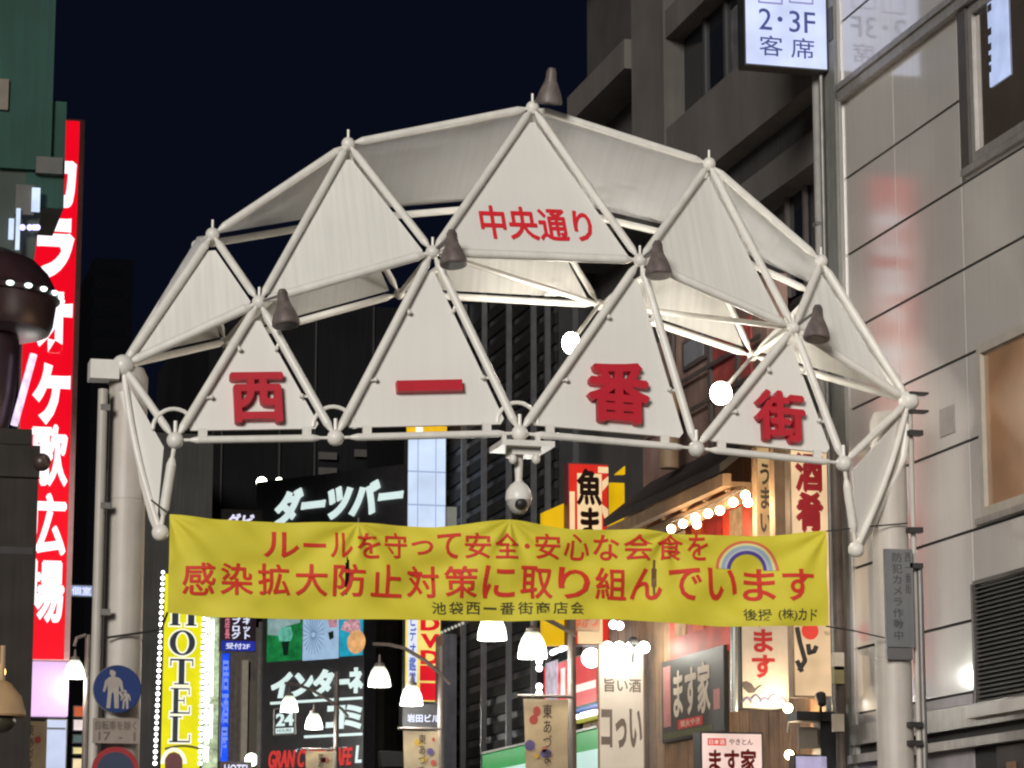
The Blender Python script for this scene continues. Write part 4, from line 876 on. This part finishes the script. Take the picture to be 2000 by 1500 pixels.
# DVD sign
F7 = FY(53.6)
t, f = sign('video_sign', 'tall red and yellow sign with letters DVD and a blue lettered strip', F7, (790, 1120, 862, 1372), DARK, _lit('pale_yellow_box', 248, 226, 120, .9, .08, True, 3), .2)
b = MB(); b.pbox(F7, 797, 1122, 815, 1345, .004, .001); s5 = b.build('white_strip', _lit('strip_white', 225, 230, 248, .95, .03, False, 3), f); vtext(F7, (799, 1140, 813, 1340), '個室ビデオ鑑賞', _lit('strip_blue', 60, 90, 190, .8, 0, False, 3), s5, off=.006, bold=.02)
RD = _lit('dvd_red', 226, 22, 40, .9, .05, True, 3)
b = MB(); b.pbox(F7, 820, 1300, 860, 1330, .004, .001); b.pbox(F7, 820, 1334, 860, 1368, .004, .001); b.build('red_block', RD, f)
for ch, y in (('D', 1204), ('V', 1238), ('D', 1270)): text(F7, (821, y, 859, y+28), ch, RD, f, off=.006, bold=.05)
t, f = sign('building_name_sign', 'dark fascia with small white lettering 岩田ビル under the red DVD sign', FY(48.2), (786, 1374, 862, 1425), DARK, mat('charcoal_face', (.05, .05, .055, 1), .5), .3)
text(FY(48.2), (795, 1395, 858, 1411), '岩田ビル', _lit('sign_white', 225, 230, 255, 1.0, 0, False, 3), f, bold=.03)
# HOTEL sign
F8 = FY(70)
t, f = sign('hotel_sign', 'tall yellow vertical HOTEL sign edged with white bulbs', F8, (316, 1120, 394, 1560), DARK, _lit('hotel_yellow', 236, 228, 20, .92, .06, True, 2), .25)
def serif(ch, x0, y0, x1, y1, off, m, gr=0.0, name='letter'):
    u0, u1, z0, z1 = F8.rect(x0, y0, x1, y1); W, H = u1-u0, z1-z0; b = MB(); g_ = gr
    def B(a, c_, e, h): b.fbox(F8, u0+a*W-g_, u0+c_*W+g_, z0+e*H-g_, z0+h*H+g_, off, off-.006)
    if ch == 'O':
        n_ = 40; o_ = []; i_ = []
        for k in range(n_):
            a = 2*math.pi*k/n_; o_.append((u0+W/2+(W*.5+g_)*math.cos(a), z0+H/2+(H*.5+g_)*math.sin(a))); i_.append((u0+W/2+(W*.26-g_)*math.cos(a), z0+H/2+(H*.43-g_)*math.sin(a)))
        for k in range(n_):
            j = (k+1) % n_; vs = [b.bm.verts.new(F8.w(*p, off)) for p in (o_[k], o_[j], i_[j], i_[k])]; b.bm.faces.new(vs)
    if ch == 'T': B(.38, .62, 0, 1); B(.02, .98, .93, 1); B(.02, .07, .72, .93); B(.93, .98, .72, .93); B(.2, .8, 0, .05)
    if ch == 'E': B(.14, .38, 0, 1); B(0, .92, .95, 1); B(0, .95, 0, .06); B(.38, .68, .49, .54); B(.88, .92, .74, .95); B(.91, .95, .06, .27); B(.64, .68, .38, .66)
    if ch == 'L': B(.14, .38, 0, 1); B(0, .55, .95, 1); B(0, .95, 0, .06); B(.91, .95, .06, .3)
    if ch == 'H': B(.08, .32, 0, 1); B(.68, .92, 0, 1); B(.3, .7, .47, .53); B(0, .4, .95, 1); B(.6, 1, .95, 1); B(0, .4, 0, .05); B(.6, 1, 0, .05)
    return b.build(name, m, f)
HB = mat('hotel_letter', C(45, 55, 70), .5); HW = _lit('hotel_outline', 248, 246, 225, 1.0, 0, False, 3)
for ch, x0, y0, x1, y1 in (('H', 332, 1166, 384, 1222), ('O', 331, 1231, 381, 1280), ('T', 331, 1287, 378, 1337), ('E', 333, 1344, 373, 1394), ('L', 331, 1399, 373, 1450)):
    serif(ch, x0, y0, x1, y1, .008, HW, .04, 'letter_outline'); serif(ch, x0, y0, x1, y1, .02, HB)
b = MB(); pts = [F8.w(*F8.uv(322+i*7, 1463-6*math.sin(math.pi*i/10)), .03) for i in range(11)]; b.path(pts, .03, 6); b.build('arch_line', mat('olive_line', (.12, .10, .02, 1), .6), f)
b = MB(); b.prism([F8.w(*F8.uv(*p), .03) for p in ((322, 1510), (322, 1482), (330, 1472), (340, 1469), (350, 1473), (356, 1482), (356, 1510))], F8.n*-.01); b.build('maroon_door', mat('maroon_door', C(105, 60, 62), .6), f)
b = MB(); b.path([F8.w(*F8.uv(339+22*math.cos(a), 1492-28*math.sin(a)), .04) for a in [math.pi*i/12 for i in range(13)]], .05, 6); b.build('white_arch', HW, f)
for x0, slope in ((318, -16), (400, -10)):
    for k in range(34):
        y = 1118+k*11.3; x = x0+slope*(y-1118)/380
        b = MB(); b.ball(F8.w(*F8.uv(x, y), .03), .055 if k % 2 else .045, 10); b.build('bulb', WBULB, t)
t2, f2 = sign('hotel_side_sign', 'narrow green and white lit strip with small writing right of the yellow HOTEL sign', F8, (395, 1195, 428, 1560), DARK, _lit('green_white', 215, 235, 190, .7, .35, True, 6), .15)
vtext(F8, (397, 1205, 412, 1490), '休憩宿泊駐車場有', _lit('pure_white', 255, 255, 255, 1.3, 0, False, 3), f2, off=.01, bold=.06)
b = MB(); b.pbox(F8, 412, 1210, 417, 1360, .05, .0); b.pbox(F8, 410, 1376, 415, 1442, .05, 0); b.build('neon_tube', _lit('neon_white', 236, 255, 240, 2.0, 0, False, 3), f2)
t, f = sign('blue_banner_sign', 'tall glowing blue strip sign right of the HOTEL sign', FY(69), (430, 1274, 448, 1560), DARK, _lit('electric_blue', 30, 80, 240, 1.2, .3, True, 4), .12)
vtext(FY(69), (432, 1290, 446, 1480), '居酒屋', _lit('pale_blue_print', 120, 150, 250, .9, 0, False, 3), f, bold=.02)
F9 = FY(67)
t, f = sign('net_club_sign', 'black and blue lit sign reading ネットクラブ 受付2F', F9, (430, 1195, 500, 1272), DARK, mat('plum_face', C(45, 22, 40), .5), .2)
b = MB(); b.pbox(F9, 432, 1252, 498, 1271, .006, .001); bb = b.build('blue_panel', _lit('royal_blue', 40, 52, 170, .8, .1, True, 3), f); text(F9, (441, 1256, 488, 1268), '受付2F', _lit('sign_white', 225, 230, 255, 1.0, 0, False, 3), bb, off=.01, bold=.02)
vtext(F9, (452, 1206, 470, 1248), 'ブログ', MATS['sign_white'], f, bold=.04) ; vtext(F9, (473, 1206, 490, 1248), 'ネット', MATS['sign_white'], f, bold=.04); vtext(F9, (439, 1206, 449, 1248), '店長', _lit('reddish', 220, 120, 140, .9, 0, False, 3), f, bold=.03)
t, f = sign('small_hotel_sign', 'small dark sign with pale HOTEL lettering cut by the bottom edge', FY(62), (428, 1487, 492, 1530), DARK, mat('plum_face', C(45, 22, 40), .5), .15)
text(FY(62), (438, 1493, 488, 1512), 'HOTEL', _lit('sign_white', 225, 230, 255, 1.0, 0, False, 3), f, bold=.02)

# ================================================================== STREET LAMPS
SHADE = bpy.data.materials.new('frosted_glass_shade'); SHADE.use_nodes = True
_n = SHADE.node_tree.nodes; _l = SHADE.node_tree.links; _p = _n['Principled BSDF']; _p.inputs['Base Color'].default_value = (.62, .68, .62, 1); _p.inputs['Roughness'].default_value = .3
_t = _n.new('ShaderNodeBsdfTranslucent'); _t.inputs[0].default_value = (.55, .60, .54, 1); _m = _n.new('ShaderNodeMixShader'); _m.inputs[0].default_value = .55
_l.new(_p.outputs[0], _m.inputs[1]); _l.new(_t.outputs[0], _m.inputs[2]); _l.new(_m.outputs[0], _n['Material Output'].inputs[0])
SHBR = _lit('lamp_glow', 255, 255, 238, 10.0, 0, True, 3)
BROWN = mat('brown_lamp_post', (.13, .105, .09, 1), .5, var=.2)
def lamp(parent, p, s_):
    b = MB(); b.lathe(p, [(.19*s_, -.20*s_), (.19*s_, -.15*s_), (.175*s_, -.05*s_), (.14*s_, .06*s_), (.09*s_, .14*s_)], seg=24, cap=False); o = b.build('lamp_shade', SHADE, parent)
    b = MB(); b.ball(p-V((0, 0, .11*s_)), .10*s_, 18, .9); b.build('glowing_bulb', SHBR, o)
    b = MB(); b.lathe(p, [(.09*s_, .13*s_), (.085*s_, .19*s_), (.03*s_, .21*s_), (.015*s_, .34*s_)], seg=16); b.build('cap', BROWN, o); glow(parent, p-V((0, 0, .32*s_)), 90, (1, .98, .9), .12)
def street_lamp(label, y, pole, arm, lamps, s_=1.0, top=None):
    p = PY(pole, 1400, y); t = thing('street_lamp', label, 'street lamp', (p.x, y, 0), 'street lamps along the shopping street')
    ztop_ = PY(pole, top, y).z
    b = MB(); b.tube((p.x, y, 0), (p.x, y, ztop_), .07*s_, .055*s_); b.build('pole', BROWN, t)
    if arm: b = MB(); b.path([PY(x_, y_, y-.06) for x_, y_ in arm], .032*s_, 8); b.build('arm', BROWN, t)
    for x_, y_ in lamps: lamp(t, PY(x_, y_, y-.06), s_)
    return t
street_lamp('street lamp with two white bell shades just under the middle of the banner', 35.5, 1117, [(958, 1178), (1010, 1184), (1070, 1210), (1125, 1240)], [(961, 1220), (1040, 1256)], 1.0, 1200)
street_lamp('street lamp with two bell shades hanging in front of the DVD sign', 47, 861, [(728, 1258), (760, 1259), (790, 1266), (830, 1290), (860, 1316), (879, 1336)], [(741, 1318), (804, 1355)], 1.0, 1262)
street_lamp('street lamp with two bell shades in front of the インターネット board', 60, 657, [(556, 1334), (580, 1337), (610, 1348), (640, 1366), (668, 1385), (680, 1400)], [(565, 1372), (613, 1406)], 1.0, 1312)
street_lamp('street lamp with one bright bell shade between the red karaoke sign and the left column', 50, 168, [(168, 1240), (150, 1246), (145, 1262)], [(146, 1304)], .95, 1240)
b = MB(); b.ball(PY(491, 1484, 72), .17, 14); tag(b.build('distant_lamp', MATS['greenish_lamp']), 'small bright lamp at the bottom left of the dart bar board', 'lamp')
# poster flags on the lamp posts
def flag(label, y, px, arm_y, pole, seed):
    fr = FY(y); u0, u1, z0, z1 = fr.rect(*px); t = thing('poster_flag', label, 'banner', fr.w((u0+u1)/2, z0), 'festival flags on lamp posts')
    b = MB(); nn = 10; G = []
    for j in range(nn+1):
        row = []
        for i in range(7): s_, t_ = i/6, j/nn; row.append(b.bm.verts.new(fr.w(u0+(u1-u0)*(s_*(1-.10*t_)+.10*t_), z1+(z0-z1)*t_, .03*math.sin(t_*4+seed+s_*2))))
        G.append(row)
    for j in range(nn):
        for i in range(6): b.bm.faces.new((G[j][i], G[j+1][i], G[j+1][i+1], G[j][i+1]))
    bmesh.ops.solidify(b.bm, geom=b.bm.faces[:], thickness=.005)
    cl_ = b.build('cloth', mat('poster_cloth', (.82, .70, .50, 1), .7, var=.12, scale=5), t)
    W, H = u1-u0, z1-z0; rnd = random.Random(seed)
    for k in range(8):
        a, c_ = rnd.random()*.75+.12, rnd.random()*.85+.07; bl = MB(); bl.disc(fr, u0+W*a, z0+H*c_, W*rnd.uniform(.05, .12), .045, .040, 12, rnd.uniform(.7, 1.5))
        bl.build('printed_blob', mat('blob_%d' % (k % 4), ((.55, .10, .08, 1), (.14, .11, .30, 1), (.75, .48, .08, 1), (.60, .20, .16, 1))[k % 4], .7), cl_)
    vtext(fr, None, '東あづま', mat('flag_ink', (.07, .055, .05, 1), .7), cl_, off=.05, bold=.01, uvrect=(u0+W*.42, u0+W*.62, z0+H*.35, z0+H*.95))
    b = MB(); q = PY(pole, arm_y, y); b.tube(fr.w(u0-W*.12, z1+.04), (q.x, y, z1+.04), .022, seg=8); b.build('rod', BROWN, t)
flag('cream festival flag on the lamp post left of the plastic curtain, the largest', 35.4, (1021, 1366, 1110, 1560), 1350, 1117, 1)
flag('cream festival flag on the lamp post under the 岩田ビル sign', 46.9, (786, 1428, 857, 1560), 1420, 861, 2)
flag('cream festival flag on the lamp post covering part of the red café lettering', 59.9, (596, 1467, 652, 1560), 1462, 657, 3)
flag('cream festival flag at the lower left corner below the red karaoke sign', 42.0, (22, 1408, 90, 1560), 1402, 92, 4)
b = MB(); b.prism([F7.w(*F7.uv(*p), .6) for p in ((731, 1472), (735, 1469), (808, 1473), (798, 1500), (734, 1500))], F7.n*-.3); tag(b.build('awning', DARK), 'small black awning at the bottom left of the flag under 岩田ビル', 'awning')

# ================================================================== LEFT SIDE OF THE STREET
F10 = FY(50.5)
t = thing('karaoke_sign', 'tall vertical red sign with white characters カラオケ歌広場 down the left side', 'sign', PY(110, 1300, 50.5))
KR = _lit('karaoke_red', 246, 8, 34, .95, .04, True, 1)
KX0, KX1 = F10.uv(38, 800)[0], F10.uv(150, 800)[0]
zt_, zb_ = F10.uv(140, 232)[1], F10.uv(100, 1290)[1]
b = MB(); b.fbox(F10, KX0, KX1, zb_, zt_, -.01, -.4); b.build('casing', mat('pinkish_case', (.45, .25, .25, 1), .4), t)
b = MB(); b.fbox(F10, KX0+.02, KX1-.10, zb_+.02, zt_-.04, 0, -.008); f = b.build('face', KR, t)
KWm = _lit('karaoke_white', 255, 250, 255, 1.25, 0, True, 3)
Wd = KX1-.10-KX0
for ch, yc in zip('カラオケ歌広場', (350, 485, 630, 770, 890, 1025, 1155)):
    z_ = F10.uv(110, yc)[1]; h_ = .57
    uu = (F10.uv(62, 800)[0], KX1-.13)
    text(F10, None, ch, KWm, f, off=.01, bold=.06 if ord(ch) < 0x4e00 else .035, depth=.01, uvrect=(*uu, z_-h_, z_+h_))
b = MB(); u_, z_ = F10.uv(92, 1345); b.pbox(F10, 40, 1292, 134, 1398, -.02, -.35); b.bevel(.35, 6); b.build('pink_panel', _lit('pale_lilac', 226, 186, 236, .88, .05, True, 2), t)
# building clad in green, with its dark clutter
gb = thing('green_building', 'building front clad in dark green in the top left corner', 'building', (1.0, 46, 0))
F11 = FY(44.0)
GRN = mat('green_netting', (.013, .062, .048, 1), .8, var=.25, scale=.8, streak=.2)
b = MB(); b.fbox(F11, F11.uv(-420, 100)[0], F11.uv(106, 100)[0], F11.uv(50, 330)[1], 24, 0, -6); b.build('wall', GRN, gb)
b = MB(); b.fbox(F11, F11.uv(60, 100)[0], F11.uv(130, 250)[0], F11.uv(50, 400)[1], F11.uv(120, 195)[1], -.1, -2); b.build('side_wall', GRN, gb)
b = MB(); b.prism([F11.w(*F11.uv(*p), -.12) for p in ((-200, 300), (128, 300), (122, 345), (102, 345), (78, 430), (66, 520), (70, 560), (-200, 560))], V((0, 2, 0))); b.build('dark_corner', mat('dark_green_brown', (.03, .045, .036, 1), .6, var=.4, scale=1), gb)
b = MB(); b.pbox(F11, -30, 155, 16, 215, .06, .0); b.build('beige_plate', mat('beige_plate', (.16, .14, .11, 1), .6), gb)
b = MB(); b.pbox(F11, 70, 308, 122, 340, .05, -.1); b.pbox(F11, 30, 362, 66, 420, .05, -.1); b.build('grey_plate', mat('grey_plate', (.085, .085, .078, 1), .6), gb)
for px in ((61, 370, 77, 416), (16, 430, 26, 470), (30, 410, 38, 490)): b = MB(); b.pbox(F11, *px, .12, .06); b.bevel(.02); b.build('light_strip', _lit('cool_strip', 205, 222, 250, 1.1, .1, False, 3), gb)
for x in (43, 57, 66, 72): MB().ball(F11.w(*F11.uv(x, 447), .1), .05, 10).build('lamp', _lit('violet_lamp', 210, 200, 255, 2, 0, False, 3), gb)
# dark round canopy with LED ring
F12 = FY(38.0); pc = PY(-30, 575, 38.0)
t = thing('round_canopy', 'dark rounded canopy ringed with white LED dots at the left edge', 'canopy', pc)
kk = (F12.uv(100, 575)[0]-F12.uv(0, 575)[0])/100
b = MB(); b.lathe(pc, [(40*kk, -86*kk), (100*kk, -84*kk), (128*kk, -76*kk), (135*kk, -60*kk), (141*kk, -14*kk), (148*kk, -12*kk), (148*kk, -2*kk), (140*kk, 8*kk), (124*kk, 40*kk), (98*kk, 66*kk), (55*kk, 86*kk), (0, 94*kk)], seg=48); b.build('canopy', mat('plum_metal', (.034, .017, .020, 1), .3, var=.35, scale=3), t)
for k in range(24):
    a = R(180+k*15)
    b = MB(); b.ball(pc+V((math.cos(a)*149*kk, math.sin(a)*149*kk, -6*kk)), 8.5*kk, 10, .62); b.build('led_dot', _lit('led_dot', 225, 245, 240, 2.2, 0, False, 3), t)
b = MB(); b.lathe(pc+V((-8*kk, 0, -88*kk)), [(60*kk, -190*kk), (74*kk, -120*kk), (80*kk, -50*kk), (78*kk, 0)], seg=30); b.build('neck', mat('plum_dark', (.032, .017, .026, 1), .3, var=.4, scale=2), t)
b = MB(); b.tube(F12.w(*F12.uv(62, 700), .3), F12.w(*F12.uv(24, 838), .3), .05, seg=8); b.build('neon_strip', _lit('pinkish_neon', 240, 220, 250, 1.2, .2, False, 8), t)
# lower left wall
F13 = FY(37.0)
t = thing('corner_wall', 'plain dark grey brown corner wall with a moulded top at the left edge', 'building', PY(-60, 1790, 38)*V((1, 1, 0)))
GBW = mat('grey_brown_wall', (.036, .032, .028, 1), .85, var=.2, scale=2, streak=.2, spec=.15)
b = MB(); b.fbox(F13, F13.uv(-260, 1000)[0], F13.uv(70, 1090)[0], 0, F13.uv(30, 930)[1], 0, -2); b.build('wall', GBW, t)
b = MB(); b.fbox(F13, F13.uv(-260, 880)[0], F13.uv(78, 880)[0], F13.uv(30, 932)[1], F13.uv(30, 870)[1], .06, -2); b.fbox(F13, F13.uv(-260, 860)[0], F13.uv(62, 860)[0], F13.uv(30, 868)[1], F13.uv(30, 838)[1], .03, -2); b.bevel(.03); b.build('cornice', GBW, t)
b = MB(); b.fbox(F13, F13.uv(-260, 1000)[0], F13.uv(64, 1090)[0], F13.uv(30, 1082)[1], F13.uv(30, 1068)[1], .004, -.01); b.build('groove', DARK, t)
b = MB(); b.ball(F13.w(*F13.uv(80, 905), .1), .12, 20); k_ = tag(b.build('round_lamp', mat('brown_globe', (.05, .03, .025, 1), .4)), 'small brown globe with LED sparkle at the wall top by the karaoke sign', 'lamp')
b = MB(); b.ball(F13.w(*F13.uv(88, 884), .25), .045, 10); b.build('led_dot', MATS['led_dot'], k_)
# warm hanging lamp
pl = PY(2, 1370, 30.5)
t = thing('pendant_lamp', 'orange lit conical pendant lamp in the lower left corner', 'lamp', pl)
k3 = PY(102, 1370, 30.5).x-pl.x; k3 /= 100
b = MB(); b.lathe(pl, [(48*k3, -30*k3), (50*k3, -26*k3), (40*k3, 10*k3), (18*k3, 36*k3), (6*k3, 42*k3), (5*k3, 110*k3)], seg=30); b.build('shade', mat('tan_shade', (.42, .27, .14, 1), .5, var=.1), t)
b = MB(); b.ball(pl+V((0, 0, -38*k3)), 30*k3, 18, .8); b.build('globe', mat('dark_globe', (.05, .045, .03, 1), .3), t)
b = MB(); b.ball(PY(-4, 1312, 33), .09, 16); tag(b.build('amber_bulb', _lit('amber_bulb', 255, 190, 110, 8, 0, True, 3)), 'amber bulb half cut by the left edge above the pendant lamp', 'bulb')
t, f = sign('white_door_sign', 'pale blue white lit panel below the karaoke sign', FY(50), (88, 1404, 130, 1560), GREYM, _lit('palest_blue', 205, 216, 245, .85, .06, True, 3), .2)
b = MB(); b.pbox(FY(50), 90, 1421, 128, 1425, .01, .001); b.build('bar', mat('slate', (.12, .13, .16, 1), .5), f)
t, f = sign('cyan_lightbox', 'cyan white lit panel in the lower left corner behind the pendant lamp', FY(48), (-60, 1425, 20, 1473), DARK, _lit('cyan_white', 200, 246, 246, .95, .05, True, 3), .2)
t, f = sign('magenta_lightbox', 'magenta lit strip in the lower left corner', FY(48), (-60, 1475, 18, 1560), DARK, _lit('magenta', 196, 20, 100, .8, .1, True, 3), .2)
for k, (px, c_, lb) in enumerate((((143, 1378, 165, 1401), (200, 92, 48), 'orange small lit sign, topmost of the stack left of the slim pole'), ((142, 1404, 164, 1428), (246, 226, 226), 'pinkish white small lit sign under the orange one'), ((142, 1434, 162, 1452), (80, 100, 98), 'grey green small sign under the pinkish white one'), ((141, 1458, 163, 1474), (236, 220, 150), 'cream and dark small lit sign near the bottom left'), ((140, 1480, 162, 1530), (250, 226, 180), 'cream small lit sign, lowest left of the slim pole'))):
    sign('small_sign', lb, FY(54), px, DARK, _lit('small_sign_%d' % k, *c_, .85, .1, True, 6), .12, group='small signs left of the slim pole')
t, f = sign('bluish_sign', 'bluish white small lit sign high up between the karaoke sign and the left column', FY(56), (136, 1142, 182, 1166), DARK, _lit('bluish_sign', 150, 170, 215, .8, .2, True, 8), .12)
text(FY(56), (140, 1146, 178, 1162), '個室', MATS['sign_white'], f, bold=.02)
